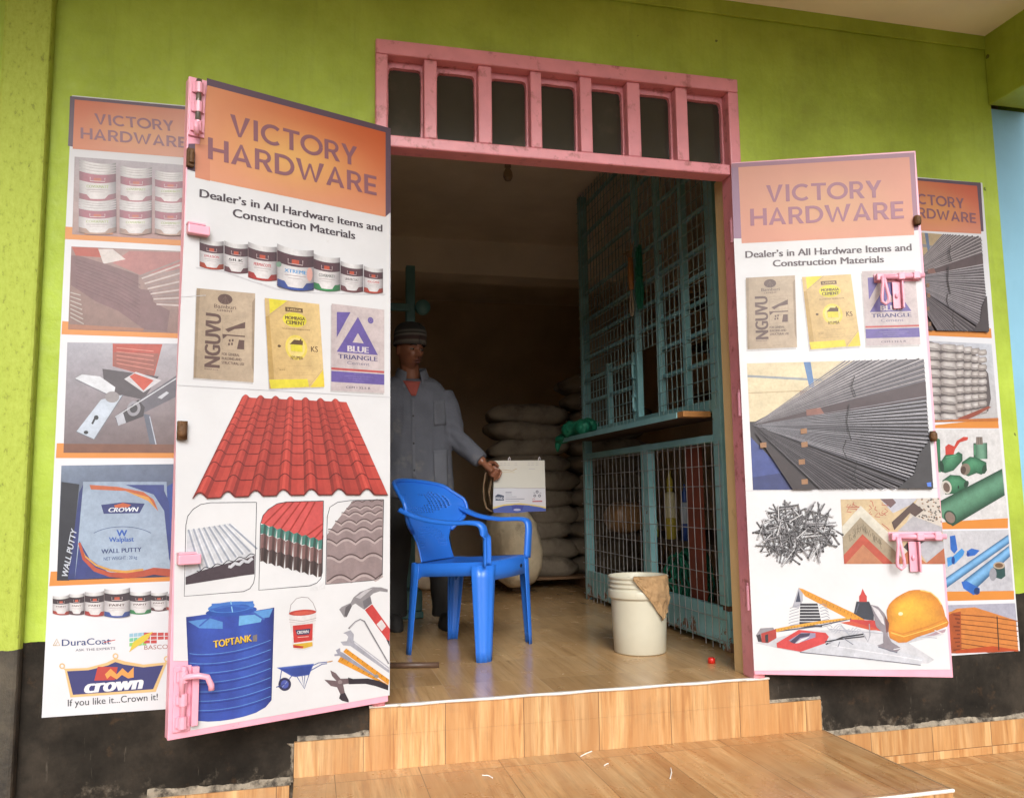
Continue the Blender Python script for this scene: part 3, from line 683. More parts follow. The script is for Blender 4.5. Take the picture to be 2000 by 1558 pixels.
A.build('picture_of_red_roof_tiles', post)
# three framed sheets
A = Art(ldoor, .0005); A.z = (330, 750, .26963)
fr1 = [(634, 855)] + [(300, 858), (230, 870), (175, 905), (135, 955), (122, 1020), (110, 1535)] + [(540, 1500), (585, 1480), (612, 1440), (622, 1390), (634, 855)]
A.poly((206, 208, 214), (132, 1060), (430, 1008), (620, 1235), (560, 1260), (205, 1360), (122, 1392))
for i in range(9):
    x = 140+i*37; A.line((156, 162, 176), 13, (x, 1052-i*5), (x+90+i*14, 1352-i*20)); A.line((226, 228, 232), 8, (x+14, 1050-i*5), (x+104+i*14, 1348-i*20))
A.poly((74, 62, 70), (120, 1395), (210, 1358), (300, 1330), (380, 1308), (470, 1282), (560, 1262), (620, 1238), (618, 1375), (540, 1385), (120, 1452))
A.line((206, 208, 214), 22, *[(430+i*16, 1318-i*4.5+9*math.sin(i*1.6)) for i in range(12)]); A.line((40, 36, 44), 6, *[(200+i*17, 1352-i*5+10*math.sin(i*1.3)) for i in range(26)])
A.line((44, 44, 52), 4.5, *fr1)
A.build('picture_of_corrugated_sheets', post)
A = Art(ldoor, .0005); A.z = (330, 750, .26963)
fr2 = [(1118, 845), (850, 852), (780, 866), (720, 905), (680, 950), (662, 1010), (650, 1490), (1020, 1458), (1070, 1438), (1100, 1405), (1110, 1360), (1118, 845)]
A.poly((206, 86, 84), (1116, 847), (850, 853), (780, 868), (720, 907), (682, 952), (662, 1005), (780, 1050), (900, 1085), (1000, 1115), (1112, 1145))
for i in range(8): A.line((160, 52, 46), 11, (690+i*62, 1012+i*16), (850+i*52, 853)) if i < 5 else A.line((160, 52, 46), 11, (690+i*60, 1012+i*18), (1114, 1010+(i-5)*50-(i-5)*8))
for c, y0, h in (((74, 128, 118), 1010, 70), ((128, 94, 92), 1080, 110), ((78, 62, 62), 1180, 100)):
    dx = 60
    for i in range(8):
        x = 660+i*60; y = y0+i*16
        if x+30 > 1112: continue
        A.poly(c, (x, y+10), (x+30, y), (x+60 if x+60 < 1112 else 1112, y+22), (x+50 if x+50 < 1112 else 1112, y+h+22), (x+20, y+h), (x, y+h+4)); A.poly(lerp(c, (24, 20, 20), .4), (x+30, y), (x+min(48, 1112-x), y+18), (x+min(40, 1112-x), y+h+14), (x+22, y+h))
        A.line(lerp(c, (236, 220, 210), .35), 4, (x+6, y+12), (x+2, y+h))
A.poly(WHITE, (1124, 1330), (1112, 1365), (1100, 1408), (1070, 1441), (1020, 1462), (1024, 1500), (1130, 1480))
A.line((44, 44, 52), 4.5, *fr2)
A.build('picture_of_coloured_roof_sheets', post)
A = Art(ldoor, .0005); A.z = (330, 750, .26963)
A.poly((150, 132, 132), (1330, 845), (1555, 836), (1548, 1380), (1535, 1405), (1490, 1420), (1138, 1448), (1145, 1090), (1215, 990))
for k, (y, w) in enumerate(((860, 70), (905, 85), (950, 95), (1010, 110), (1075, 122), (1150, 138), (1270, 160), (1415, 175))):
    xl = 1145 if y > 1085 else 1330-(y-845)*.77
    off = (k*61) % w
    pts = []
    x = xl
    while x < 1551: pts.append((x, y-14-k*1.6-abs(math.sin((x+off)/w*math.pi))*(16+k*4)+w*.22-(x-xl)*.06)); x += w/10
    if k > 0: A.line((182, 166, 164), 9+k, *[(p[0], p[1]+10+k) for p in pts])
    A.line((78, 58, 58), 5+k*.5, *pts)
A.line((44, 44, 52), 4.5, (1555, 835), (1310, 842), (1220, 855), (1165, 890), (1146, 960), (1134, 1450), (1470, 1420), (1520, 1405), (1544, 1370), (1555, 835))
A.build('picture_of_grey_roof_tiles', post)
# water tank
A = Art(ldoor, .0005); A.z = (310, 1130, .24); B = (52, 78, 168)
tt = [(222, 310), (300, 300), (400, 285), (500, 280), (600, 275), (700, 268), (800, 255), (880, 243), (940, 232)]; tb = [(258, 1140), (320, 1154), (400, 1160), (500, 1155), (600, 1140), (690, 1120), (790, 1088), (870, 1042), (918, 985)]
sh = [(38, 56, 130), (50, 74, 160), (56, 84, 176), (54, 80, 172), (50, 74, 164), (58, 88, 180), (54, 82, 170), (44, 64, 146), (34, 48, 118)]
for i in range(8): A.pxpoly([A.m(p) for p in (tt[i], tt[i+1], tb[i+1], tb[i])], [lin(c) for c in (sh[i], sh[i+1], sh[i+1], sh[i])])
A.poly((86, 140, 206), (240, 345), (420, 320), (520, 350), (520, 405), (330, 400)); A.poly((112, 176, 226), (655, 300), (850, 285), (830, 350), (650, 380)); A.poly((92, 150, 212), (770, 265), (930, 240), (900, 310), (850, 320))
A.line((60, 92, 176), 12, (430, 300), (330, 385)); A.line((66, 100, 182), 14, (750, 265), (860, 330))
A.ell((44, 82, 166), 590, 262, 210, 40, -5); A.ell((76, 130, 206), 590, 228, 192, 44, -5); A.ell((48, 90, 176), 592, 238, 150, 30, -5)
A.line((70, 120, 200), 22, (430, 212), (770, 190)); A.line((140, 196, 232), 8, (585, 178), (600, 270)); A.line((58, 104, 190), 16, (420, 250), (590, 215), (770, 235))
for i in range(7):
    y = 612+i*76; A.line((96, 146, 214), 5, *[(250+60*k-(i*0), y+10*math.sin(k/11*math.pi)-k*k*.95+ (0 if k else -6)) for k in range(12)])
    A.line((42, 62, 146), 9, *[(250+60*k, y+16+10*math.sin(k/11*math.pi)-k*k*.95) for k in range(12)])
A.text('TOPTANK', (452, 566), (760, 512), (447, 508), (70, 50, 40), .05); A.text('TOPTANK', (448, 560), (757, 506), (443, 500), (226, 186, 60), .04)
A.poly((130, 120, 120), (765, 460), (800, 450), (800, 505), (765, 510))
A.build('picture_of_water_tank', post)
A = Art(ldoor, .0005); A.z = (310, 1130, .24)
A.line((150, 140, 140), 5, (1062, 290), (1075, 210), (1120, 160), (1165, 148), (1215, 152), (1255, 195), (1282, 262))
A.poly((222, 218, 218), (1058, 285), (1285, 262), (1278, 330), (1255, 555), (1180, 580), (1092, 572), (1066, 345)); A.line((176, 168, 168), 5, (1060, 330), (1170, 345), (1282, 318)); A.line((190, 182, 182), 4, (1062, 350), (1170, 362), (1280, 336))
A.ell((188, 64, 56), 1170, 274, 112, 24, -4); A.ell((204, 92, 76), 1175, 276, 84, 14, -4)
A.poly((196, 56, 54), (1090, 380), (1254, 362), (1250, 500), (1098, 520)); A.poly((60, 60, 92), (1112, 415), (1236, 402), (1225, 450), (1125, 458)); A.text('CROWN', (1126, 448), (1218, 440), (1125, 422), (226, 220, 220), .04)
A.line((230, 190, 180), 5, (1130, 475), (1220, 468)); A.poly((216, 176, 60), (1092, 532), (1250, 512), (1252, 545), (1180, 566), (1095, 560)); A.poly((190, 60, 44), (1092, 536), (1180, 548), (1170, 564), (1095, 560))
A.build('picture_of_paint_bucket', post)
A = Art(ldoor, .0005); A.z = (310, 1130, .24)
A.line((90, 100, 150), 8, (1235, 712), (1300, 682), (1405, 672)); A.line((90, 100, 150), 8, (1235, 745), (1330, 692), (1370, 688)); A.line((200, 150, 80), 8, (1370, 676), (1415, 666))
for a in (((1000, 740), (990, 800), (975, 880)), ((1080, 790), (1030, 860)), ((1125, 795), (1185, 893), (1225, 770)), ((1165, 780), (1180, 885), (1190, 775))): A.line((64, 84, 150), 7, *a)
A.poly((66, 90, 172), (962, 722), (1262, 690), (1225, 780), (1110, 797), (1080, 790)); A.poly((52, 74, 152), (985, 735), (1245, 705), (1222, 775), (1112, 790)); A.line((120, 140, 190), 5, (962, 722), (1262, 690))
A.ell((44, 44, 80), 1025, 856, 52, 54); A.ell((74, 88, 168), 1025, 856, 32, 34); A.line((150, 160, 200), 5, (1005, 880), (1045, 832)); A.line((60, 70, 130), 8, (955, 880), (1025, 856))
A.build('picture_of_wheelbarrow', post)
A = Art(ldoor, .0005); A.z = (310, 1130, .24); G = (142, 138, 142)
A.poly(G, (1700, 82), (1740, 66), (1810, 68), (1864, 85), (1862, 108), (1800, 100), (1745, 118), (1722, 140), (1735, 200), (1672, 250), (1600, 200), (1575, 215), (1530, 310), (1508, 312), (1468, 248), (1490, 226), (1560, 195), (1585, 150), (1640, 105))
A.poly((190, 186, 190), (1600, 150), (1680, 92), (1740, 78), (1700, 110), (1640, 160)); A.poly((96, 92, 96), (1520, 232), (1560, 200), (1572, 222), (1530, 308), (1510, 300)); A.poly((116, 112, 118), (1672, 245), (1735, 200), (1722, 140), (1660, 180))
A.poly((200, 66, 64), (1676, 252), (1736, 205), (1880, 405), (1878, 505), (1860, 500)); A.poly((222, 216, 216), (1772, 370), (1812, 330), (1850, 385), (1815, 425)); A.poly((50, 48, 54), (1850, 490), (1878, 505), (1878, 550))
A.line((120, 118, 124), 14, (1545, 405), (1600, 350), (1640, 330), (1672, 345), (1700, 395), (1870, 690)); A.line((196, 194, 198), 6, (1552, 400), (1602, 352), (1640, 335), (1668, 350), (1694, 398), (1864, 690))
A.poly((168, 168, 178), (1500, 440), (1560, 415), (1588, 450), (1584, 500), (1875, 720), (1875, 765), (1560, 545), (1500, 540), (1478, 510), (1530, 505), (1542, 470), (1525, 450)); A.line((214, 214, 220), 9, (1590, 515), (1872, 735))
A.poly((150, 150, 164), (1440, 580), (1475, 560), (1478, 590), (1500, 600), (1770, 790), (1760, 805), (1470, 625), (1430, 628), (1428, 612), (1455, 608))
for q in (((1525, 565), (1876, 820), (1870, 862), (1500, 592)), ((1480, 632), (1865, 860), (1840, 862), (1455, 672))):
    A.poly((222, 150, 44), *q)
    for i in range(9): a = lerp(q[0], q[1], (i+.5)/9); b = lerp(q[3], q[2], (i+.5)/9); A.line((120, 84, 30), 4, a, lerp(a, b, .5))
A.ell((150, 146, 146), 1772, 792, 16, 16)
A.poly((112, 94, 98), (1395, 742), (1440, 765), (1478, 810), (1545, 808), (1548, 850), (1500, 858), (1515, 930), (1478, 940), (1450, 880), (1400, 870), (1346, 818), (1420, 825), (1445, 828), (1410, 790)); A.ell((150, 136, 138), 1475, 838, 18, 16)
A.poly((46, 40, 50), (1540, 800), (1580, 812), (1700, 808), (1800, 830), (1868, 865), (1866, 905), (1760, 870), (1680, 852), (1545, 856)); A.poly((52, 44, 54), (1478, 935), (1515, 925), (1545, 985), (1545, 1003), (1490, 990), (1466, 970))
A.build('picture_of_hand_tools', post)

# bolts and keepers of the left leaf
def bolt_v(d, x, z0, z1, y, m=M_leafpink):
    b = MB().box(x-.026, x+.026, -.006, 0, z0, z1).build('bolt_plate', m, d, bevel=.002)
    MB().tube([(x, -.018, z0+.02), (x, -.018, z1+.0)], .009, 10).build('bolt', M_steel if y else m, b, True)
    for z in (z0+.03, (z0+z1)/2, z1-.03): MB().tube([(x, -.018, z-.018), (x, -.018, z+.018)], .0135, 10).box(x-.020, x+.020, -.014, -.0065, z-.015, z+.015).build('bolt_guide', m, b)
    return b
x1, z1 = loc(ldoor, 386, 160); x0, z0 = loc(ldoor, 384, 268)
b = bolt_v(ldoor, x0-.002, z0, z1, 1)
MB().tube([(x0-.002, -.02, z0+.005), (x0-.012, -.045, z0-.004), (x0-.018, -.055, z0+.03)], .009, 8).build('bolt_handle', M_leafpink, b, True)
x1, z1 = loc(ldoor, 352, 1300); x0, z0 = loc(ldoor, 350, 1432)
b = bolt_v(ldoor, x0+.004, z0+.006, z1, 0)
xh, zh = loc(ldoor, 356, 1318)
MB().tube([(xh-.004, -.02, zh-.06), (xh-.004, -.022, zh-.01), (xh+.004, -.034, zh), (xh+.035, -.05, zh+.002), (xh+.06, -.058, zh-.004), (xh+.072, -.06, zh-.03), (xh+.073, -.06, zh-.045)], .0095, 10).build('bolt_handle', M_leafpink, b, True)
MB().box(x0+.030, x0+.05, -.022, 0, z0+.02, z1-.005).build('angle_strip', M_leafpink, ldoor, bevel=.002)
for u, w in ((384, 453), (366, 1091)):
    x, z = loc(ldoor, u, w); k = MB().box(x-.035, x+.035, -.032, -.004, z-.016, z+.016).build('lock_keeper', M_leafpink, ldoor, bevel=.004)
    MB().box(x-.035, x+.02, -.0318, -.004, z+.0165, z+.022).build('keeper_lip', M_leafpink, k)
x, z = loc(ldoor, 354, 841); MB().lathe([(0, 0), (.013, 0), (.016, .012), (.016, .035), (.009, .044), (0, .046)], (x, -.012, z-.022), 12).box(x-.014, x+.014, -.02, -.001, z-.03, z+.03).build('padlock_eye', M_rust, ldoor, True)
x, z = loc(ldoor, 371, 310); MB().box(x-.012, x+.010, -.018, -.001, z-.03, z+.03).tube([(x, -.02, z-.02), (x, -.02, z+.02)], .009, 8).build('padlock_eye', M_rust, ldoor)
# ------------------------------------------------------------------ right door leaf
A = Art(rdoor, .0002)
A.poly(WHITE, (1428, 325), (1785, 299), (1794, 450), (1856, 1307), (1473, 1309), (1433, 466))
rpost = A.build('poster', rdoor)
A = Art(rdoor, .0005); PUR = (158, 106, 128)  # header inks paler than on left leaf, sky glare mixed into the colour
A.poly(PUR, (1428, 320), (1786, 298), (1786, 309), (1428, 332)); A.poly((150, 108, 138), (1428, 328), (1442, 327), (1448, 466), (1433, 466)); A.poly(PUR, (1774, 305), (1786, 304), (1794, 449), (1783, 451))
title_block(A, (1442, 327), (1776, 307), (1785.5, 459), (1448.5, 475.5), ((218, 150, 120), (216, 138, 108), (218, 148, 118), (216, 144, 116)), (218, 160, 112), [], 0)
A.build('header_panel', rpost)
A = Art(rdoor, .0014)
A.title('VICTORY', (1497, 395.5), (1722, 386), (1496, 362.5), (160, 98, 118)); A.title('HARDWARE', (1465, 441.5), (1763, 427), (1464, 408.5), (160, 98, 118))  # title ink lightened as well, veil of sky glare painted into it
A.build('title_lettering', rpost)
A = Art(rdoor, .0014)
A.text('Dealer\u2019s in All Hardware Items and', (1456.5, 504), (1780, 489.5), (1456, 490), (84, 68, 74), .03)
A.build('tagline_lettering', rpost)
A = Art(rdoor, .0014)
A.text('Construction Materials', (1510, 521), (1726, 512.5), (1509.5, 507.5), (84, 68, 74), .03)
A.line((206, 204, 208), 1, (1456, 958), (1832, 953))
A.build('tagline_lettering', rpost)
ZR4 = (1400, 280, .2824); ZR5 = (1400, 680, .28235); ZR6 = (1400, 1080, .25)
bag(rdoor, rpost, 'picture_of_cement_bag', pic_nguvu, [(200, 930), (540, 913), (555, 1410), (212, 1425)], ZR4)
bag(rdoor, rpost, 'picture_of_cement_bag', pic_mombasa, [(588, 925), (927, 905), (995, 1400), (645, 1425)], ZR4)
bag(rdoor, rpost, 'picture_of_cement_bag', pic_triangle, [(1003, 885), (1370, 875), (1408, 1390), (1035, 1400)], ZR4)
A = Art(rdoor, .0005); A.z = ZR5; A.quad((208, 105), (1432, 75), (1490, 970), (250, 980)); pic_rebar(A); A.build('picture_of_steel_bars', rpost)
A = Art(rdoor, .0005); A.z = ZR5; r2 = random.Random(5)
for i in range(230):
    a = r2.uniform(0, 2*math.pi); d = math.sqrt(r2.random())
    x, y = 555+255*d*math.cos(a), 1268+190*d*math.sin(a); th = r2.uniform(0, math.pi); L = r2.uniform(35, 78)
    if i > 205: L *= .8
    dx, dy = math.cos(th)*L, math.sin(th)*L; c = r2.choice(((58, 54, 58), (92, 88, 92), (150, 146, 150), (196, 194, 196), (70, 66, 70), (40, 36, 40)))
    A.line((34, 32, 36), 10, (x-dx, y-dy), (x+dx, y+dy)); A.line(c, 7, (x-dx, y-dy-1), (x+dx, y+dy-1)); A.line(lerp(c, (240, 240, 240), .5), 2.5, (x-dx, y-dy-2), (x+dx, y+dy-2)); A.ell(c, x+dx, y+dy, 8, 8, n=8)
A.build('picture_of_nails', rpost)
A = Art(rdoor, .0005); A.z = ZR5; A.quad((855, 1045), (1540, 1035), (1580, 1490), (880, 1490))
A.poly((206, 182, 142), (0, 0), (1, 0), (1, 1), (0, 1)); r2 = random.Random(9)
A.poly((190, 190, 200), (.4, 0), (.78, 0), (.7, .1), (.52, .22)); A.poly((112, 84, 84), (.40, 0), (.53, 0), (.56, .06), (.50, .14)); A.poly((206, 196, 184), (.78, 0), (1, 0), (1, .5), (.6, .5))
for i in range(60): x, y = r2.uniform(.78, 1), r2.uniform(0, .36); A.ell(r2.choice(((70, 62, 60), (150, 116, 90), (110, 100, 96))), x, y, .012, .010, r2.uniform(0, 90), 7)
for i in range(26): x, y = r2.uniform(.03, .5), r2.uniform(.02, .42); A.line((184, 92, 76), 5, (x, y), (x+r2.uniform(-.04, .05), y+r2.uniform(.02, .06)), (x+r2.uniform(-.02, .08), y+r2.uniform(.03, .1)))
A.poly((82, 60, 54), (.5, .36), (.73, .06), (.83, .18), (.74, .28), (.69, .22), (.52, .48)); A.poly((176, 174, 178), (.55, .5), (.72, .27), (1, .44), (1, .52))
A.poly((70, 56, 54), (.55, .82), (.72, .55), (.86, .6), (.62, .94)); A.poly((180, 180, 186), (.72, .74), (.88, .6), (1, .66), (1, .82), (.82, .98))
def chev(c, ax, ay, th, k=.62):
    b = 1.1; A.poly(c, (ax, ay), (ax+k*(b-ay), b), (ax+k*(b-ay)-th*k, b), (ax, ay+th)); A.poly(c, (ax, ay), (ax, ay+th), (ax-k*(b-ay)+th*k, b), (ax-k*(b-ay), b))
chev((214, 208, 192), .20, .10, .26); chev((164, 148, 122), .19, .28, .32); chev((184, 78, 56), .20, .54, .26); chev((190, 126, 88), .2, .70, .9)
for i in range(60): x = r2.uniform(.06, .38); A.line((112, 100, 80), 3, (x, .34+abs(x-.19)*1.5+r2.uniform(0, .14)), (x+.01, .36+abs(x-.19)*1.5+r2.uniform(0, .14)))
A.poly((186, 108, 66), (.48, 1), (.66, .78), (.82, 1)); A.poly((178, 98, 60), (.80, 1), (1, .76), (1, 1))
A.build('picture_of_floor_tiles', rpost)
A = Art(rdoor, .0005); A.z = ZR6
A.poly((206, 206, 212), (300, 700), (560, 760), (1300, 850), (1650, 860), (1700, 830), (1500, 700), (1750, 640), (1790, 600), (700, 600))
A.poly((176, 176, 186), (590, 420), (638, 268), (672, 290), (672, 370), (640, 430)); A.poly((60, 64, 84), (615, 380), (640, 290), (655, 380))
A.poly((220, 150, 40), (640, 270), (672, 278), (1140, 500), (1160, 530), (1060, 530), (690, 335)); 
for i in range(16): p = lerp((690, 300), (1110, 500), i/15); A.line((130, 88, 30), 3, p, (p[0]-4, p[1]+16))
for i in range(8):
    y = 405+i*24; A.poly((46, 46, 54), (652-i, y-14), (786+i*5, y-14), (790+i*5, y+4), (650-i, y+4)); A.line((214, 214, 220), 8, (652-i, y+9), (792+i*5, y+7))
    A.line((140, 142, 156), 5, (800+i*4, y), (830+i*8, y-12), (860+i*6, y+6)); A.line((150, 152, 164), 5, (640, y), (600-i*4, y+14), (570-i*2, y+24))
A.poly((50, 54, 66), (1090, 376), (1190, 376), (1226, 470), (1226, 525), (1150, 515), (1070, 470)); A.poly((200, 62, 56), (1138, 275), (1160, 320), (1172, 335), (1172, 378), (1112, 378), (1112, 335), (1124, 318)); A.line((90, 94, 110), 8, (1110, 390), (1085, 465))
A.poly((196, 60, 58), (1040, 515), (1250, 525), (1300, 560), (1295, 610), (1040, 560)); A.poly((206, 86, 60), (960, 540), (1050, 530), (1290, 600), (1200, 600))
A.line((70, 70, 84), 10, (470, 610), (780, 570), (1050, 510)); A.poly((218, 160, 56), (452, 590), (560, 568), (800, 528), (1030, 500), (1045, 512), (800, 552), (560, 592), (465, 615))
for i in range(22): p = lerp((480, 590), (1010, 506), i/21); A.line((120, 84, 34), 3, p, (p[0]+2, p[1]+14))
A.poly((150, 146, 152), (305, 640), (340, 585), (440, 578), (465, 620), (460, 665), (400, 700), (330, 690)); A.poly((176, 60, 52), (345, 625), (462, 590), (466, 660), (400, 700), (350, 695)); A.poly((50, 46, 52), (375, 640), (400, 630), (402, 695), (380, 696)); A.poly((50, 46, 52), (310, 640), (340, 630), (352, 690), (322, 690))
for k in range(5): A.line((180, 184, 196), 6, *[(860+k*30+i*22, 575+k*14+26*math.sin(i*1.1+k)) for i in range(9)])
A.line((170, 172, 184), 8, (880, 590), (1200, 615), (1720, 660)); A.line((214, 214, 220), 4, (880, 587), (1200, 612), (1720, 657))
A.poly((204, 206, 214), (860, 650), (1180, 700), (1620, 820), (1590, 872), (660, 768), (830, 710)); A.line((96, 96, 110), 6, (650, 772), (1100, 815), (1592, 872)); A.line((236, 236, 240), 5, (900, 720), (1400, 800), (1600, 835))
A.poly((208, 66, 66), (466, 700), (640, 596), (850, 620), (875, 650), (850, 700), (700, 752), (655, 768), (470, 735)); A.poly((150, 142, 170), (560, 680), (660, 618), (770, 622), (770, 655), (620, 705)); A.poly((66, 58, 86), (570, 690), (650, 625), (730, 622), (720, 645), (650, 660), (605, 705))
A.poly((222, 222, 226), (612, 700), (660, 668), (725, 648), (700, 668), (640, 700))
A.line((40, 40, 50), 12, (850, 710), (980, 655), (1145, 630)); A.line((200, 200, 210), 5, (870, 700), (1000, 660)); A.line((40, 40, 50), 10, (845, 690), (960, 670), (1150, 648)); A.line((130, 132, 146), 7, (985, 660), (1065, 712)); A.line((130, 132, 146), 7, (960, 690), (945, 730))
A.line((160, 162, 172), 8, (1150, 640), (1180, 690), (1196, 640), (1190, 550))
A.fan((238, 184, 54), (206, 126, 30), (1470, 420), (1325, 445), (1345, 400), (1370, 370), (1400, 345), (1450, 315), (1500, 292), (1540, 285), (1580, 284), (1620, 288), (1660, 300), (1690, 320), (1720, 345), (1742, 375), (1760, 405), (1775, 450), (1784, 490), (1812, 540), (1800, 570), (1700, 610), (1560, 655), (1480, 695), (1420, 698), (1350, 660), (1340, 610), (1335, 560), (1330, 500), n=6)
A.line((206, 126, 30), 10, (1350, 600), (1450, 630), (1650, 570), (1790, 510)); A.line((240, 196, 90), 6, (1360, 618), (1460, 650), (1660, 590), (1800, 535)); A.ell((246, 232, 180), 1435, 472, 18, 14); A.line((240, 206, 110), 8, (1590, 288), (1670, 305), (1725, 352), (1755, 400))
A.poly((180, 150, 160), (1620, 650), (1720, 610), (1790, 590), (1780, 615), (1700, 640)); A.line((226, 216, 216), 9, (1700, 600), (1770, 632))
A.poly((140, 132, 140), (1200, 400), (1260, 415), (1310, 470), (1340, 540), (1335, 640), (1365, 690), (1440, 740), (1400, 775), (1350, 765), (1250, 720), (1300, 700), (1300, 620), (1250, 580), (1240, 560), (1225, 480)); A.poly((216, 212, 216), (1205, 405), (1260, 440), (1300, 500), (1310, 560), (1285, 540), (1240, 470)); A.poly((112, 70, 66), (1310, 480), (1345, 545), (1340, 610), (1322, 620))
A.line((110, 112, 128), 8, (1260, 730), (1410, 775)); A.line((230, 230, 236), 6, (1380, 750), (1436, 740))
A.build('picture_of_tools_and_helmet', rpost)
# sliding bolts with looped handles
def bolt_h(d, u0, w0, u1, w1, uh, wh, up, wp):
    a = loc(d, u0, w0); b = loc(d, u1, w1); x0_, x1_ = a[0], b[0]; z = (a[1]+b[1])/2
    base = MB().box(x0_-.006, x1_, -.005, -.0012, z-.018, z+.018).build('bolt_plate', M_leafpink, d, bevel=.0015)
    MB().tube([(x0_, -.02, z), (x1_+.012, -.02, z)], .0105, 10).build('bolt', M_leafpink, base, True)
    for x in (x0_+.012, x0_+(x1_-x0_)*.55, x1_-.02): MB().box(x-.014, x+.014, -.034, -.0052, z-.0145, z+.0145).build('bolt_guide', M_leafpink, base, bevel=.004)
    h = loc(d, uh, wh); hx, hz = x0_+.022, h[1]
    L = [(hx-.003, -.036, z), (hx-.005, -.042, z-.03), (hx-.013, -.044, hz+.03), (hx-.014, -.045, hz+.008), (hx, -.045, hz-.004), (hx+.014, -.045, hz+.008), (hx+.013, -.044, hz+.03), (hx+.005, -.042, z-.03), (hx+.003, -.036, z)]
    MB().tube(L, .0068, 8).build('bolt_handle', M_leafpink, base, True)
    p0 = loc(d, up, w0+6); p1 = loc(d, up, wp)
    hp = MB().box(p0[0]-.016, p0[0]+.016, -.012, -.0053, p1[1], z-.0195); hp.box(p0[0]+.0165, p0[0]+.024, -.03, -.0053, p1[1], z-.0195)
    hp.build('hasp_plate', M_leafpink, base, bevel=.002)
    MB().ball((p0[0]-.002, -.014, (p1[1]*.6+z*.4)), .007, .006, .011, 8, 6).build('staple', M_leafpink, base, True)
bolt_h(rdoor, 1709, 544, 1796, 541, 1716, 597, 1748, 604)
bolt_h(rdoor, 1738, 1048, 1838, 1046, 1748, 1107, 1780, 1116)
for u, w in ((1790, 432), (1821, 852)):
    x, z = loc(rdoor, u, w); MB().lathe([(0, 0), (.012, 0), (.015, .012), (.015, .03), (.008, .04), (0, .042)], (x, -.012, z-.02), 12).box(x-.010, x+.010, -.014, -.001, z-.02, z+.02).build('padlock_eye', M_rust, rdoor, True)

# ------------------------------------------------------------------ posters on the wall
M_print_s = print_mat('printed_vinyl_wall', .55, .05)
lw = thing('wall_poster', 'wall poster behind the left door, showing a door lock, wall putty and paint logos', 'poster', (-1.085, -.004, .042))
rw = thing('wall_poster', 'wall poster behind the right door, showing stacked cement, green and blue pipes', 'poster', (2.37, -.004, .036))
for d in (lw, rw): d.matrix_basis = Matrix.Translation(d.location)
PW = .475
MB().box(0, PW, 0, .0035, .0, 2.172).build('poster_sheet', mat('white_poster_board', (194, 194, 198), .5, .03, 5), lw)
MB().box(-.005, PW-.0, 0, .0035, .0, 2.154).build('poster_sheet', mat('white_poster_board_right', (194, 194, 198), .5, .03, 5), rw)
Z1 = (80, 140, .3594); Z2 = (80, 640, .5007)
OST = (216, 138, 58)
A = Art(lw, .0005); P1 = (92, 66, 84)
A.poly(P1, (137, 188), (395, 211.5), (395, 219), (137, 196)); A.poly(P1, (137, 188), (149, 190), (146, 288), (133, 285))
title_block(A, (146, 195), (387, 217), (384, 310), (142, 291), ((206, 104, 60), (210, 140, 112), (212, 150, 122), (210, 128, 84)), (214, 150, 92), [], 0)
A.build('header_panel', lw)
A = Art(lw, .0014); A.title('VICTORY', (186, 243), (340, 257), (184, 222), (142, 92, 104)); A.title('HARDWARE', (157, 271), (363, 289.5), (157, 249.5), (142, 92, 104)); A.build('lettering', lw)
def strip(A, z, *q): 
    A.z = z; A.poly(OST, *q)
for z, q in ((Z1, ((133, 842), (858, 903), (858, 952), (130, 910))), (Z1, ((116, 1355), (850, 1415), (850, 1452), (112, 1427))), (Z2, ((62, 450), (600, 452), (600, 508), (58, 508))), (Z2, ((38, 950), (590, 935), (590, 984), (32, 1007)))):
    A = Art(lw, .0003); strip(A, z, *q); A.build('orange_strip', lw)
A = Art(lw, .0006); A.z = Z1
A.grad((176, 166, 172), (170, 164, 172), (166, 122, 116), (170, 140, 134), (183, 463), (860, 515), (845, 920), (170, 885))
for a in ((208, 408, 532, 548, 690, 690), (432, 604, 560, 568, 698, 700), (620, 790, 580, 586, 702, 706)):
    can(A, *a, (170, 90, 104), 'COVERMATT', (150, 170, 90), dark=(162, 78, 98), wash=.2, lid=.36)
A.poly((198, 132, 90), (215, 850), (400, 850), (390, 885), (240, 885))
for a in ((206, 410, 738, 742, 872, 872), (428, 602, 744, 748, 878, 878), (620, 790, 750, 754, 880, 884)):
    can(A, *a, (178, 140, 120), 'COVERMATT', (150, 170, 90), dark=(162, 78, 98), wash=.2, lid=.36)
A.build('picture_of_paint_tubs', lw)
A = Art(lw, .0006); A.z = Z1
A.grad((150, 116, 110), (168, 150, 146), (140, 104, 96), (132, 104, 96), (165, 950), (855, 980), (835, 1425), (148, 1400))
A.poly((176, 78, 60), (168, 952), (310, 958), (330, 1010), (190, 1000)); A.poly((172, 112, 108), (390, 1040), (480, 975), (855, 985), (850, 1060), (540, 1105)); A.poly((206, 196, 192), (312, 965), (390, 965), (460, 1020), (340, 1045))
A.poly((122, 88, 90), (165, 1000), (205, 1000), (350, 1045), (530, 1105), (530, 1180), (605, 1190), (610, 1250), (700, 1300), (685, 1412), (560, 1400), (420, 1300), (300, 1250), (210, 1190), (163, 1160))
for i in range(9): A.line((106, 74, 78), 4, (190, 1020+i*18), (420, 1100+i*20), (540, 1160+i*22))
for i in range(12): A.line((196, 180, 176) if i % 2 else (150, 128, 126), 9, (540+i*8, 1110+i*14), (850, 990+i*26))
for i in range(7): A.line((178, 166, 158), 6, (160, 1200+i*22), (215+i*3, 1215+i*26))
A.poly((162, 108, 82), (150, 1372), (560, 1395), (555, 1410), (148, 1400))
A.build('picture_of_roofing_stack', lw)
A = Art(lw, .0006); A.z = Z2
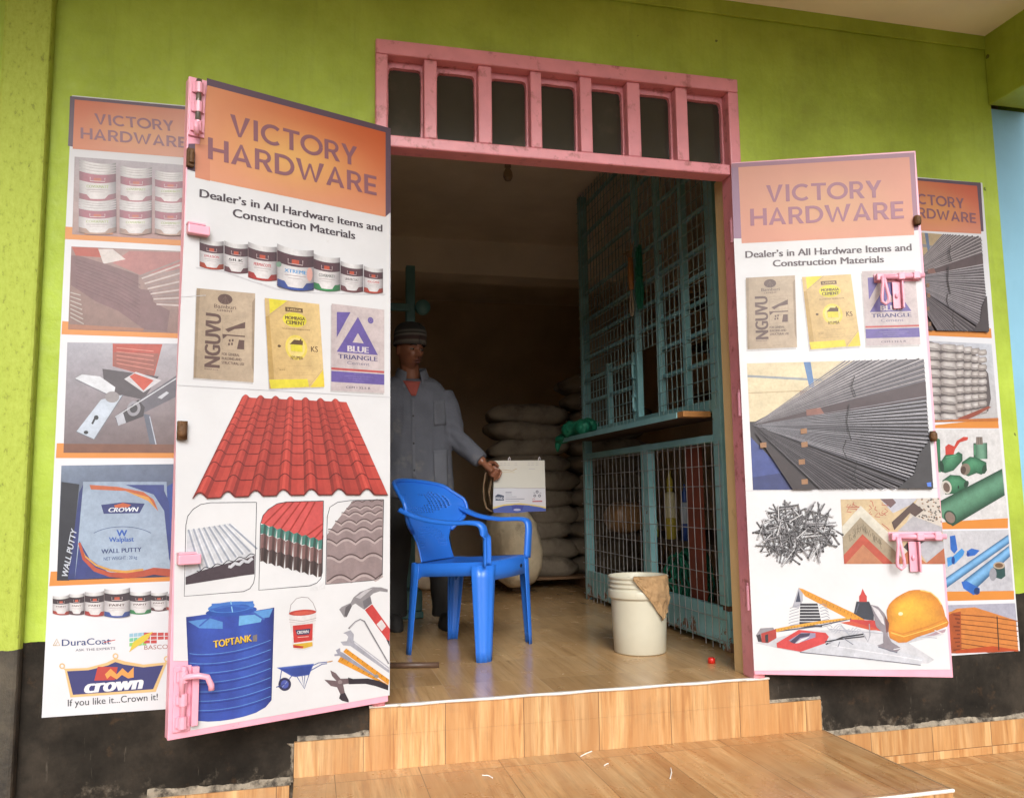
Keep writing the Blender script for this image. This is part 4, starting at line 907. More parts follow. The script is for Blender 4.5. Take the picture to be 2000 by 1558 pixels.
A.grad((166, 164, 174), (186, 182, 190), (104, 84, 84), (110, 96, 100), (103, 57), (590, 63), (580, 488), (88, 487))
A.poly((176, 70, 54), (280, 62), (474, 64), (440, 195), (280, 150)); A.poly((150, 84, 72), (282, 95), (460, 100), (438, 190), (282, 150))
for i in range(5): A.line((206, 130, 116), 3, (295, 78+i*15), (440, 92+i*18))
A.poly((78, 70, 76), (240, 160), (460, 190), (400, 280), (250, 250)); A.poly((206, 202, 206), (325, 200), (370, 172), (470, 205), (400, 252)); A.poly((196, 78, 56), (345, 190), (365, 178), (440, 205), (400, 245), (390, 235))
A.poly((190, 200, 214), (138, 405), (235, 280), (320, 262), (208, 435)); A.line((112, 114, 124), 4, (138, 405), (208, 435), (320, 262)); A.ell((40, 38, 44), 176, 408, 9, 7); A.line((40, 38, 44), 8, (215, 345), (200, 375)); A.ell((40, 38, 44), 216, 350, 9, 9)
A.poly((214, 216, 222), (133, 198), (160, 182), (230, 190), (290, 232), (285, 262), (258, 258)); A.line((120, 118, 126), 5, (133, 200), (258, 260)); A.ell((150, 144, 146), 278, 270, 28, 22)
A.poly((100, 96, 106), (288, 345), (530, 185), (560, 172), (566, 250), (300, 382)); A.poly((60, 54, 60), (300, 340), (380, 280), (405, 310), (400, 345), (330, 372)); A.ell((150, 148, 156), 362, 315, 26, 30, 20); A.ell((56, 52, 58), 362, 315, 15, 17, 20); A.line((206, 208, 214), 4, (290, 348), (540, 190)); A.poly((196, 198, 206), (455, 272), (490, 248), (500, 254), (470, 278))
A.poly((96, 100, 116), (400, 335), (425, 340), (455, 470), (432, 484)); A.line((186, 190, 204), 4, (424, 345), (452, 468)); A.poly((180, 182, 192), (292, 345), (320, 330), (332, 370), (302, 382))
A.poly((120, 76, 58), (90, 452), (580, 455), (580, 488), (88, 487))
A.build('picture_of_door_lock', lw)
A = Art(lw, .0006); A.z = Z2
A.grad((120, 134, 156), (90, 100, 124), (30, 40, 90), (26, 30, 50), (80, 537), (590, 530), (580, 968), (62, 985))
A.poly((34, 36, 48), (80, 600), (150, 610), (110, 985), (62, 985)); A.poly((40, 70, 150), (490, 620), (590, 560), (585, 900), (500, 930))
A.grad((150, 166, 186), (140, 156, 180), (166, 182, 200), (156, 174, 196), (165, 600), (490, 600), (505, 950), (132, 980))
A.poly((40, 52, 112), (165, 610), (132, 980), (105, 980), (150, 640)); A.poly((46, 60, 128), (470, 610), (500, 680), (512, 930), (500, 900)); A.poly((46, 60, 128), (330, 612), (480, 612), (485, 720), (440, 650))
A.poly((186, 92, 50), (190, 612), (300, 620), (400, 640), (440, 670), (458, 715), (420, 668), (330, 636), (195, 630)); A.poly((210, 150, 70), (330, 636), (420, 660), (455, 712), (418, 675))
A.poly((46, 56, 120), (150, 830), (190, 900), (260, 950), (300, 972), (132, 980)); A.line((206, 150, 70), 4, (150, 845), (172, 890), (215, 925), (270, 945), (330, 952), (400, 945), w2=14); A.line((178, 72, 44), 10, (150, 838), (168, 900), (210, 942), (270, 962), (340, 966), (400, 958), (440, 948), (505, 955), w2=30)
A.poly((40, 50, 110), (235, 690), (318, 680), (405, 685), (385, 722), (245, 725)); A.poly((188, 90, 50), (285, 692), (320, 682), (352, 690), (340, 700), (290, 702)); A.text('CROWN', (262, 718), (375, 716), (268, 700), (220, 224, 232), .04)
A.line((90, 106, 140), 3, *arc(318, 850, 150, 75, 222, 318, 12)); A.text('W', (296, 812), (336, 812), (296, 786), (38, 84, 170), .04); A.text('Walplast', (266, 835), (362, 832), (266, 815), (38, 84, 170), .03)
A.text('WALL PUTTY', (236, 880), (392, 872), (236, 862), (42, 58, 110), .03); A.text('NET WEIGHT : 20 kg', (245, 907), (375, 900), (245, 893), (60, 80, 124), .015)
A.text('WALL PUTTY', (103, 975), (140, 790), (80, 965), (200, 206, 220), .02)
A.build('picture_of_wall_putty_bag', lw)
A = Art(lw, .0006); A.z = Z2
for a in ((425, 495, 1038, 1036, 1100, 1100, (96, 60, 66)), (345, 430, 1036, 1034, 1112, 1110, (56, 140, 84)), (110, 170, 1045, 1042, 1115, 1116, (90, 60, 66)), (47, 112, 1052, 1048, 1113, 1116, (180, 66, 56)), (172, 250, 1038, 1034, 1118, 1120, (182, 54, 50)), (490, 560, 1040, 1040, 1098, 1096, (182, 70, 60)), (248, 348, 1028, 1024, 1122, 1122, (58, 84, 160))): can(A, *a, 'PAINT', dark=(62, 46, 54))
A.build('picture_of_paint_tins', lw)
A = Art(lw, .0006); A.z = Z2
A.line((190, 160, 110), 3, (48, 1238), (62, 1212), (74, 1238), (48, 1238)); A.line((190, 160, 110), 2, (56, 1238), (66, 1222))
A.text('DuraCoat', (82, 1240), (272, 1232), (82, 1213), (42, 64, 120), .012); A.line((190, 60, 56), 3, (245, 1226), (290, 1216)); A.text('ASK THE EXPERTS', (135, 1261), (290, 1253), (135, 1251), (90, 90, 104), .005)
for i in range(3):
    for j in range(4): A.poly(((150, 190, 210), (120, 190, 160), (140, 200, 110))[i] if j < 4 else 0, (345+j*17, 1192+i*18-j*1.5), (360+j*17, 1190+i*18-j*1.5), (360+j*17, 1204+i*18-j*1.5), (345+j*17, 1206+i*18-j*1.5))
for j in range(6):
    for i in range(3-j//2): A.poly((196, 72, 70), (402+j*27, 1188+i*15), (425+j*27, 1187+i*15), (425+j*27, 1199+i*15), (402+j*27, 1200+i*15))
A.poly((216, 196, 60), (345, 1262), (360, 1225), (395, 1200), (436, 1184), (415, 1215), (385, 1235)); A.line((226, 180, 80), 3, (345, 1262), (400, 1215), (436, 1186))
A.text('BASCO PAINTS', (403, 1254), (600, 1246), (403, 1236), (168, 110, 100), .0)
A.poly((222, 186, 128), (92, 1328), (180, 1325), (255, 1305), (290, 1288), (330, 1300), (400, 1312), (492, 1303), (448, 1418), (115, 1440)); A.poly((50, 52, 112), (102, 1338), (185, 1334), (262, 1315), (290, 1302), (325, 1312), (400, 1323), (478, 1314), (438, 1408), (125, 1430))
for x, y in ((83, 1318), (291, 1279), (491, 1290)): A.ringl((222, 186, 128), 5, x, y, 9, 9, 0, 360, 14)
A.line((222, 186, 128), 4, (88, 1326), (102, 1338)); A.line((222, 186, 128), 4, (291, 1288), (291, 1300)); A.line((222, 186, 128), 4, (489, 1298), (478, 1314))
A.poly((184, 62, 54), (222, 1320), (300, 1322), (290, 1372), (208, 1375)); A.poly((226, 156, 78), (250, 1350), (272, 1328), (296, 1350), (318, 1326), (340, 1345), (362, 1322), (362, 1362), (340, 1366), (316, 1352), (296, 1370), (272, 1355), (258, 1368))
A.text('crown', (170, 1424), (390, 1406), (184, 1366), (230, 230, 234), .06)
A.text('If you like it...Crown it!', (105, 1475), (456, 1450), (105, 1447), (60, 58, 64), .005)
A.build('paint_logos', lw)
# right wall poster
Z7 = (1700, 300, .3593); Z8 = (1740, 800, .321)
def ext(p, q, k): return (p[0]-(q[0]-p[0])*k, p[1]-(q[1]-p[1])*k)
A = Art(rw, .0005)
A.poly(P1, (1752, 345), (1915, 357), (1915, 364), (1752, 351)); A.poly(P1, (1907, 358), (1915.5, 359), (1921, 452), (1914, 452))
title_block(A, ext((1799, 353.5), (1908, 363.5), .45), (1908, 363.5), (1916.5, 457), ext((1801.7, 451), (1916.5, 457), .45), ((210, 132, 80), (206, 84, 44), (212, 138, 110), (212, 134, 96)), (216, 146, 80), [], 0)
A.build('header_panel', rw)
A = Art(rw, .0014); A.title('VICTORY', (1765, 395.5), (1883, 408), (1763.5, 375), (136, 88, 100)); A.title('HARDWARE', (1753, 421), (1905, 436.5), (1752, 401), (136, 88, 100)); A.build('lettering', rw)
for z, q in ((Z7, ((190, 962), (655, 950), (660, 1003), (190, 984))), (Z7, ((215, 1490), (693, 1437), (698, 1492), (215, 1492))), (Z8, ((170, 690), (712, 658), (712, 720), (170, 728))), (Z8, ((210, 1105), (748, 1100), (750, 1153), (210, 1165)))):
    A = Art(rw, .0003); strip(A, z, *q); A.build('orange_strip', rw)
A = Art(rw, .0006); A.z = Z7; A.quad(ext((283, 430), (600, 455), .42), (600, 455), (635, 970), ext((318, 962), (635, 970), .42)); pic_rebar(A, 8, .38, (214, 188, 130)); A.build('picture_of_steel_bars', rw)
A = Art(rw, .0006); A.z = Z7
A.grad((176, 176, 184), (196, 200, 210), (190, 186, 186), (180, 170, 166), (180, 1010), (658, 1035), (693, 1440), (195, 1458))
A.poly((92, 84, 84), (180, 1015), (330, 1022), (420, 1050), (555, 1070), (640, 1195), (655, 1330), (640, 1400), (560, 1420), (470, 1440), (350, 1455), (195, 1455))
r2 = random.Random(3)
for k in range(9):
    for j in range(9):
        x = 330-40*(3-j) if j < 3 else 460+(j-3)*46*(1-(j-3)*.04)
        top = lerp((0, 1022), (0, 1090), max(0, (j-1)/8))[1]; bot = lerp((0, 1455), (0, 1395), max(0, (j-2)/7))[1]
        if j < 3: x = 200+j*90
        h = (bot-top)/9; y = top+k*h; w = (95 if j < 3 else 52); sl = 14 if j < 3 else -6
        if x+w > 655: continue
        c = lerp((206, 200, 198), (176, 166, 160), r2.random())
        A.fan(lerp(c, (236, 232, 228), .4), lerp(c, (96, 86, 84), .5), (x+w*.5, y+h*.4), (x, y+h*.2+r2.uniform(-3, 3)), (x+w*.2, y+3), (x+w*.85, y+2+sl*.4), (x+w, y+h*.4+sl*.6), (x+w*.95, y+h*.82+sl*.6), (x+w*.5, y+h*.93+sl*.3), (x+4, y+h*.8))
        A.line((104, 94, 92), 2.5, (x+w*.15, y+h*.65), (x+w*.8, y+h*.72+sl*.4))
A.poly((150, 76, 60), (470, 1440), (640, 1372), (655, 1378), (560, 1430), (500, 1455)); A.poly((190, 112, 52), (195, 1456), (693, 1436), (694, 1452), (195, 1462))
A.build('picture_of_cement_stack', rw)
A = Art(rw, .0006); A.z = Z8; Gn = (52, 116, 80)
A.poly((214, 212, 212), (200, 122), (658, 116), (710, 655), (225, 690))
A.poly(Gn, (275, 170), (298, 180), (304, 380), (280, 380))
A.poly((196, 66, 52), (330, 225), (350, 208), (385, 222), (400, 190), (440, 165), (470, 166), (466, 184), (420, 198), (390, 240), (380, 275), (332, 275)); A.fan((84, 150, 112), (34, 84, 58), (360, 300), (300, 320), (330, 275), (390, 270), (410, 255), (435, 270), (435, 310), (380, 370), (330, 385), (302, 375)); A.ell((34, 64, 48), 308, 345, 14, 36, -10); A.line((92, 160, 118), 7, (335, 290), (400, 275))
A.pipe(Gn, 84, (543, 202), (545, 300)); A.poly((126, 112, 104), (518, 165), (556, 165), (560, 212), (516, 212)); A.line((84, 72, 66), 3, (530, 165), (532, 210)); A.line((84, 72, 66), 3, (545, 165), (547, 210)); A.line((90, 156, 116), 7, (510, 215), (510, 275))
A.fan((84, 150, 112), (34, 84, 58), (500, 320), (430, 320), (480, 285), (520, 290), (580, 320), (584, 370), (550, 395), (520, 385), (470, 405), (440, 390)); A.ell((132, 116, 104), 452, 362, 30, 36, 10); A.ell((80, 64, 56), 440, 368, 16, 24, 10); A.ell((38, 70, 52), 568, 362, 14, 28, 10)
A.fan((84, 150, 112), (34, 84, 58), (390, 430), (312, 430), (360, 395), (420, 400), (470, 440), (465, 470), (400, 510), (330, 515)); A.ell((206, 200, 190), 338, 470, 30, 42, -15); A.ell((110, 92, 82), 338, 472, 20, 30, -15); A.ell((36, 66, 50), 458, 452, 14, 22, 20); A.ell((30, 50, 40), 410, 470, 5, 10)
A.roundq(Gn, (230, 590), (676, 358), (692, 520), (375, 708), hi=.22); A.ell((40, 74, 56), 360, 655, 36, 46, -30); A.ell((140, 120, 110), 360, 655, 27, 36, -30)
A.build('picture_of_green_pipes', rw)
A = Art(rw, .0006); A.z = Z8; Bl = (70, 150, 218); B2 = (44, 104, 190)
A.grad((204, 202, 206), (196, 196, 202), (186, 186, 194), (200, 200, 206), (230, 738), (715, 730), (745, 1100), (250, 1106))
A.roundq(Bl, (300, 1045), (714, 758), (719, 812), (300, 1110))
A.roundq(Bl, (440, 1040), (717, 826), (724, 892), (520, 1085)); A.poly(B2, (428, 1045), (460, 1040), (540, 1085), (540, 1115), (500, 1125), (440, 1085)); A.ell((28, 56, 110), 522, 1102, 18, 22)
A.poly(B2, (358, 768), (390, 762), (405, 850), (385, 875), (362, 850)); A.poly(Bl, (372, 895), (430, 842), (448, 860), (440, 885), (385, 940), (372, 930)); A.poly(Bl, (340, 900), (372, 890), (372, 940), (345, 955)); A.ell((26, 66, 140), 378, 915, 10, 24)
A.poly(B2, (460, 860), (490, 842), (540, 855), (510, 885), (470, 892)); A.ell((28, 70, 150), 468, 878, 9, 14)
A.poly((40, 76, 76), (622, 950), (692, 945), (696, 1010), (670, 1030), (630, 1018)); A.ell((176, 160, 140), 657, 946, 36, 22); A.ell((112, 84, 60), 657, 946, 25, 14); A.ell((150, 150, 158), 620, 1000, 22, 40)
A.build('picture_of_blue_pipes', rw)
A = Art(rw, .0006); A.z = Z8
A.poly((170, 170, 186), (260, 1190), (755, 1175), (768, 1320), (260, 1320))
A.poly((206, 128, 62), (260, 1260), (370, 1225), (400, 1208), (510, 1200), (760, 1280), (775, 1465), (395, 1480), (270, 1480)); A.poly((166, 80, 40), (372, 1235), (425, 1225), (430, 1480), (395, 1480), (270, 1480), (260, 1300))
for i in range(8): y = 1245+i*29; A.line((128, 66, 30), 4 if i % 2 else 6, (425, y), (600, y+14+i*2), (774, y+40+i*1.5 if y+40 < 1460 else 1462))
for i in range(10): A.line((120, 52, 26), 9, (380+(i % 3)*10, 1245+i*24), (420, 1250+i*23))
A.poly((184, 74, 34), (395, 1462), (620, 1435), (776, 1460), (776, 1466), (395, 1481)); A.line((74, 44, 26), 7, (645, 1255), (656, 1462))
A.build('picture_of_timber_stack', rw)
# ------------------------------------------------------------------ blue plastic armchair
M_chair = mat('blue_plastic', (44, 110, 206), .3, .05, 6, .03, 30, obj=True)
ch = thing('plastic_chair', 'blue plastic armchair with round perforated back standing just inside the doorway', 'chair', (.552, .975, 0), R_(52))
SW, SD = .235, .20           # half width, half depth at the seat; sitter faces local -y
def seatz(y): return .425 + .02*((-y+SD)/(2*SD))
def seat_fn(u, v):
    x = (u-.5)*2; y = (v-.5)*2
    hw = SW*(1-.08*(y > 0)*y)
    z = seatz(y*SD) - .018*(1-x*x)*(1-y*y) - (.028 if y < -.9 else 0)*((-y-.9)/.1)
    return (x*hw, y*SD, z)
MB().grid(seat_fn, 20, 20).build('seat', M_chair, ch, True, solid=.005)
# apron: curved skirts between the legs
def skirt(p0, p1, h0, h1, n=16, out=(0, 0)):
    m = MB(); r = []
    for i in range(n+1):
        t = i/n; x = p0[0]+(p1[0]-p0[0])*t+out[0]*math.sin(t*math.pi); y = p0[1]+(p1[1]-p0[1])*t+out[1]*math.sin(t*math.pi); z = seatz(y)
        e = abs(2*t-1); h = h0+(h1-h0)*max(0, (e-.72)/.28)**2
        r.append([(x, y, z), (x+out[0]*.12, y+out[1]*.12, z-h*.5), (x+out[0]*.1, y+out[1]*.1, z-h)])
    return m.loft(r, False, False)
skirt((-SW, -SD), (SW, -SD), .085, .15, out=(0, -.035)).build('front_apron', M_chair, ch, True, solid=.005)
for sx in (-1, 1): skirt((sx*SW, -SD), (sx*SW*.92, SD), .06, .12, out=(sx*.01, 0)).build('side_apron', M_chair, ch, True, solid=.005)
skirt((-SW*.92, SD), (SW*.92, SD), .05, .1, out=(0, .01)).build('rear_apron', M_chair, ch, True, solid=.005)
MB().ball((.085, -SD-.0385, seatz(-SD)-.04), .014, .003, .009, 12, 8).build('maker_badge', mat('dark_badge', (24, 26, 40), .4), ch, True)
def leg(top, bot, w0, w1, ang):
    # folded-plate leg: wide corner plate with shallow ribs
    r = []
    for k in range(9):
        t = k/8; c = [top[i]+(bot[i]-top[i])*t for i in range(3)]; w = (w0+(w1-w0)*t)*.5
        ring = []
        for j in range(13):
            a = R_(-68+136*j/12); rib = .003*math.cos(j*math.pi/1.5)
            rr = w/math.sin(R_(68)); lx, ly = math.sin(a)*rr, (math.cos(a)-1)*rr*.85+rib
            ring.append((c[0]+lx*math.cos(ang)-ly*math.sin(ang), c[1]+lx*math.sin(ang)+ly*math.cos(ang), c[2]))
        r.append(ring)
    return MB().loft(r, False, False)
FX, BX, FY, BY = .262, .223, -.205, .195
for sx in (-1, 1):
    leg((sx*(SW+.006), -SD-.006, .43), (sx*FX, FY-.005, 0), .125, .078, math.pi+sx*R_(38)).build('leg', M_chair, ch, True, solid=.005)
    leg((sx*(SW*.92), SD+.004, .43), (sx*BX, BY+.035, 0), .10, .055, -sx*R_(40)).build('leg', M_chair, ch, True, solid=.005)
# round perforated back
def back_fn(u, v):
    # v 0 bottom .. 1 top
    z = .43+.405*v; wv = [.165, .160, .165, .200, .288, .314, .310, .262, .0]
    k = v*8; i = min(7, int(k)); w = wv[i]+(wv[i+1]-wv[i])*(k-i)
    if v > .875: w = .262*math.sqrt(max(0, 1-((v-.875)/.125)**2))
    x = (u-.5)*2*w
    y = SD-.005+.14*v+.055*v*v-.075*(x/.24)**2*min(1, .3+v)
    return (x, y, z)
def back_skip(i, j):
    u, v = (i+.5)/56, (j+.5)/72; x = (u-.5)*2
    if i % 2 or j % 2: return False
    e = (x/.80)**2+((v-.74)/.17)**2; up = .22 < e < 1 and v < .74+.10*abs(x)+.05
    e2 = (x/.85)**2+((v-.16)/.26)**2; lo = .30 < e2 < 1 and v > .16
    return up or lo
MB().grid(back_fn, 56, 72, back_skip).build('backrest', M_chair, ch, True, solid=.006)
rim = []
for k in range(41):
    t = k/40; v = .36+.64*(1-abs(2*t-1)) if True else 0
    v = min(1, .36+.66*math.sin(t*math.pi)**.8); u = 0 if t < .5 else 1
    rim.append(Vector(back_fn(u, min(v, .9999)))+Vector((0, -.004, 0)))
rim = [p for i, p in enumerate(rim) if i == 0 or (p-rim[i-1]).length > .004]
MB().tube(rim, .011, 8).build('back_rim', M_chair, ch, True)
for sx in (-1, 1):
    path = [(sx*.300, .215, .695), (sx*.297, .165, .672), (sx*.287, .11, .652), (sx*.281, .04, .638), (sx*.274, -.05, .630), (sx*.272, -.15, .632), (sx*.268, -.195, .622), (sx*.262, -.212, .59), (sx*.254, -.212, .52), (sx*.247, -.208, .43)]
    P = [Vector(p) for p in path]; fine = []
    for i in range(len(P)-1):
        for k in range(4):
            t = k/4; a, b_, c_, d_ = P[max(0, i-1)], P[i], P[i+1], P[min(len(P)-1, i+2)]
            fine.append(.5*((2*b_)+(c_-a)*t+(2*a-5*b_+4*c_-d_)*t*t+(3*b_-a-3*c_+d_)*t**3))
    fine.append(P[-1]); r = []
    for i, p in enumerate(fine):
        d = (fine[min(i+1, len(fine)-1)]-fine[max(0, i-1)]).normalized(); side = Vector((sx, 0, 0)); side = (side-d*side.dot(d)).normalized(); nrm = side.cross(d).normalized()
        if nrm.z < -.01 or (abs(nrm.z) < .3 and nrm.y > 0): nrm = -nrm
        w = .027; r.append([p-side*w-nrm*.014, p-side*w*.9, p-side*w*.5+nrm*.004, p+side*w*.5+nrm*.004, p+side*w*.9, p+side*w-nrm*.014])
    MB().loft(r, False, False).build('armrest', M_chair, ch, True, solid=.005)

# ------------------------------------------------------------------ white bucket with a rag over its rim
M_buck = mat('cream_white_plastic', (192, 186, 166), .35, .05, 8, .02, 30, dirt=(190, 172, 140), dlo=.66, dhi=.85, dscale=9)
BC = on_z(1252, 1281, 0); BC = Vector((BC.x+.042, BC.y+.112, 0))
bk = thing('bucket', 'cream plastic bucket with ribbed rim standing by the wire mesh screen', 'bucket', BC)
bk.scale = (.96, .96, .95)
prof = [(0, .004), (.118, .004), (.124, .0), (.128, .006), (.134, .12), (.139, .262), (.1395, .27), (.150, .272), (.1515, .278), (.152, .308), (.150, .312), (.142, .314), (.1425, .322), (.149, .325), (.149, .331), (.143, .334), (.143, .346), (.149, .348), (.149, .354), (.1435, .357), (.1435, .366), (.150, .369), (.151, .377), (.147, .38), (.140, .378), (.138, .37), (.136, .25), (.125, .03), (0, .025)]
MB().lathe(prof, n=64).build('body', M_buck, bk, True, bevel=0)
MB().box(-.001, .001, -.1535, -.1505, .279, .308, Matrix.Rotation(R_(-26), 4, 'Z')).box(-.001, .001, -.1535, -.1505, .279, .308, Matrix.Rotation(R_(20), 4, 'Z')).build('band_joint', M_buck, bk)
M_rag = mat('brown_rag', (160, 128, 90), .95, .18, 20, .5, 120, dirt=(110, 88, 62), dlo=.55, dhi=.75, dscale=16)
def rag_fn(u, v):
    # u along the rim, v hanging down to a point near its right end
    a = R_(-120+78*u); hang = .015+.205*min(1, u/.74) if u < .74 else .015+.205-.05*(u-.74)/.26
    z = .384-v*hang
    prof_r = .1535 if z > .27 else .1535-.013*min(1, (.27-z)/.05)-.03*max(0, .22-z)
    fold = .009*math.sin(u*24+v*4)*v+.016*max(0, math.sin(u*11.+.3+v))*v+.006*noise.noise((u*9, v*7, 2.0))
    r = prof_r+.003+abs(fold)+(.0 if v > .06 else -.014*(1-v/.06))
    if v < .05: z = .3845; 
    return (r*math.cos(a), r*math.sin(a), z)
rg = MB().grid(rag_fn, 44, 36).build('rag', M_rag, None, True, solid=.003); rg.location = BC; rg.scale = (.96, .96, .95)
tag(rg, 'brown rag hanging over the rim of the white bucket', 'rag')

# ------------------------------------------------------------------ small things on the floor
cp = on_z(1392, 1295, 0)
tag(MB().lathe([(0, .024), (.012, .024), (.0155, .021), (.017, .0), (.014, 0), (.013, .018), (0, .019)], (cp.x, cp.y+.01, 0), 20).build('bottle_cap', mat('red_plastic_cap', (206, 40, 28), .35, .05), None, True), 'red plastic bottle cap on the floor beside the mesh screen post', 'bottle cap')
p0, p1 = on_z(740, 1299, .012), on_z(857, 1298, .012)
tag(MB().tube([p0, p0.lerp(p1, .5), p1], .0125, 12).build('steel_rod', mat('brown_steel_bar', (84, 62, 48), .45, .2, 30), None, True), 'short brown metal rod lying on the tiles behind the left door', 'rod')
M_scrap = mat('white_scrap', (232, 228, 220), .6, .05)
for k, (a, b) in enumerate((((1134, 1476), (1156, 1466)), ((1310, 1499), (1309, 1519)), ((942, 1513), (962, 1518)), ((1076, 1468), (1082, 1470)), ((1180, 1494), (1188, 1490)))):
    A0, A1 = on_z(*a, -.2185), on_z(*b, -.2185); mid = A0.lerp(A1, .5)+Vector((.006, .004, .001))
    tag(MB().tube([A0, mid, A1], .0022, 5).build('thread_scrap', M_scrap), ('curled white scrap of thread lying under the middle of the doorway riser', 'straight white thread scrap standing out right of the others on the step', 'curved white scrap near the front left of the step', 'tiny white scrap close against the riser, left of the long one', 'short white scrap on the step between the curled and straight threads')[k], 'scrap', 'white scraps on the step')

# ------------------------------------------------------------------ teal mesh screen (shop counter)
def tealmat():
    m, t, b = newmat('teal_gloss_paint'); pos = t.new('NewGeometry').outputs['Position']; z = t.new('SeparateXYZ', i_0=pos).outputs[2]
    n = t.noise(pos, 9, 7, .7)
    c = t.ramp(t.noise(pos, 5, 5), [(.3, (116, 168, 168)), (.7, (146, 194, 196))])
    wear = t.math('GREATER_THAN', t.math('ADD', n, t.math('MULTIPLY', t.math('LESS_THAN', z, .22), t.math('MULTIPLY', t.math('SUBTRACT', .22, z), .75))), .665)
    c = t.mix(wear, c, t.mix(t.noise(pos, 40), lin((96, 62, 44)), lin((150, 116, 88))))
    t.l.new(c, b.inputs['Base Color']); b.inputs['Roughness'].default_value = .42
    t.l.new(t.new('Bump', i_Strength=.4, i_Distance=.004, i_Height=t.math('SUBTRACT', n, wear)).outputs[0], b.inputs['Normal'])
    return m
M_teal = tealmat()
M_wire = mat('galvanised_wire', (168, 166, 164), .45, .2, 30, metal=.4)
M_board = mat('red_brown_board', (118, 54, 34), .6, .2, 9, .2, 30)
M_ply = mat('worn_plywood', (186, 128, 70), .6, .2, 14, .2, 50, dirt=(110, 72, 40), dlo=.56, dhi=.72, dscale=12)
X0 = 1.70; Y0, Y1 = .50, 2.62
cg = thing('mesh_screen', 'tall teal timber and wire mesh screen with a counter ledge along the right side', 'screen', (X0, Y0, 0))
def cb(*a): return MB().box(a[0]-X0, a[1]-X0, a[2]-Y0, a[3]-Y0, a[4], a[5])
cb(X0, X0+.07, Y0, Y0+.085, .215, 2.97).build('post', M_teal, cg, bevel=.004)
cb(X0+.002, X0+.066, Y0+.006, Y0+.08, .0, .19).build('post_foot', M_teal, cg, bevel=.006)
cb(X0+.01, X0+.05, Y0+.012, Y0+.07, .188, .217).build('rotten_gap', mat('rotten_wood', (104, 72, 50), .9, .35, 40, .8, 60), cg)
cb(X0+.002, X0+.06, Y1-.05, Y1, .0, 2.97).build('post', M_teal, cg, bevel=.004)
for y in (1.42,): cb(X0+.004, X0+.05, y, y+.11, .2, 1.04).build('post', M_teal, cg, bevel=.003)
cb(X0-.002, X0+.06, Y0+.0855, Y1-.0505, 1.0, 1.036).build('rail', M_teal, cg, bevel=.003)
cb(X0+.004, X0+.03, Y0+.0855, Y1-.0505, .03, .205).build('kick_board', M_teal, cg, bevel=.003)
cb(X0-.15, X0+.12, Y0+.16, 2.70, 1.128, 1.15).build('counter_ledge', mat('dark_ledge_board', (70, 52, 38), .8, .25, 8), cg, bevel=.002)  # whole slab dark brown, only the near end is bare plywood
cb(X0-.151, X0-.003, Y0+.09, Y0+.1595, 1.124, 1.152).build('ledge_end', M_ply, cg, bevel=.002)
cb(X0-.1555, X0-.1505, Y0+.16, 2.70, 1.122, 1.152).build('ledge_edge', M_teal, cg)
cb(X0+.004, X0+.05, Y0+.0855, Y1-.0505, 1.1505, 1.21).build('rail', M_teal, cg, bevel=.003)
for y, w in ((.86, .034), (1.20, .032), (1.53, .036), (1.60, .03), (2.05, .03)):
    cb(X0+.003, X0+.04, y, y+w, 1.2105, 2.97 if w != .03 else 1.62).build('upright', M_teal, cg, bevel=.003)
for z in (1.40, 1.56, 1.72, 1.86, 2.0, 2.2, 2.42, 2.64, 2.86):
    for a, b_ in ((Y0+.0855, .8595), (.8945, 1.1995), (1.2325, 1.5295) if z > 1.6 else (0, 0), (1.6305, 2.0495), (2.0805, Y1-.0505)):
        if b_ > 0: cb(X0+.010, X0+.030, a, b_, z, z+.018).build('cross_rail', M_teal, cg)
wm = MB()
def wire(a, b, r=.0021):
    p, q = Vector(a)-Vector((X0, Y0, 0)), Vector(b)-Vector((X0, Y0, 0)); m_ = p.lerp(q, .5)+Vector((rnd.uniform(-.004, .004), rnd.uniform(-.003, .003), 0)); wm.tube([p, m_, q], r, 4, False)
for i in range(29): y = Y0+.01+i*.0735; wire((X0-.006, y, .02+rnd.uniform(-.02, .02)), (X0-.006+rnd.uniform(-.004, .002), y+rnd.uniform(-.008, .008), 1.0))
for i in range(10): z = .05+i*.104; wire((X0-.010, Y0-.0, z+rnd.uniform(-.006, .006)), (X0-.010, Y1, z+rnd.uniform(-.006, .006)))
wm.build('wire_mesh', M_wire, cg)
wm = MB()
for i in range(34):
    y = Y0+.03+i*.062; lo = 1.6 if 1.24 < y < 1.53 else 1.16
    wire((X0-.004, y, lo), (X0-.004, y+rnd.uniform(-.006, .006), 2.96), .0024)
for i in range(24):
    z = 1.24+i*.073; 
    if z < 1.6: wire((X0-.007, Y0, z), (X0-.007, 1.22, z), .0024); wire((X0-.007, 1.55, z), (X0-.007, Y1, z), .0024)
    else: wire((X0-.007, Y0, z), (X0-.007, Y1, z), .0024)
wm.build('wire_mesh', mat('painted_wire', (140, 166, 162), .45, .2, 30), cg)
for z in (1.30, 1.5): MB().tube([(-.012, 1.575-Y0, z-.04), (-.012, 1.575-Y0, z+.04)], .007, 8).box(-.016, .002, 1.56-Y0, 1.59-Y0, z-.05, z-.036).box(-.016, .002, 1.56-Y0, 1.59-Y0, z+.036, z+.05).build('hatch_hinge', M_teal, cg)
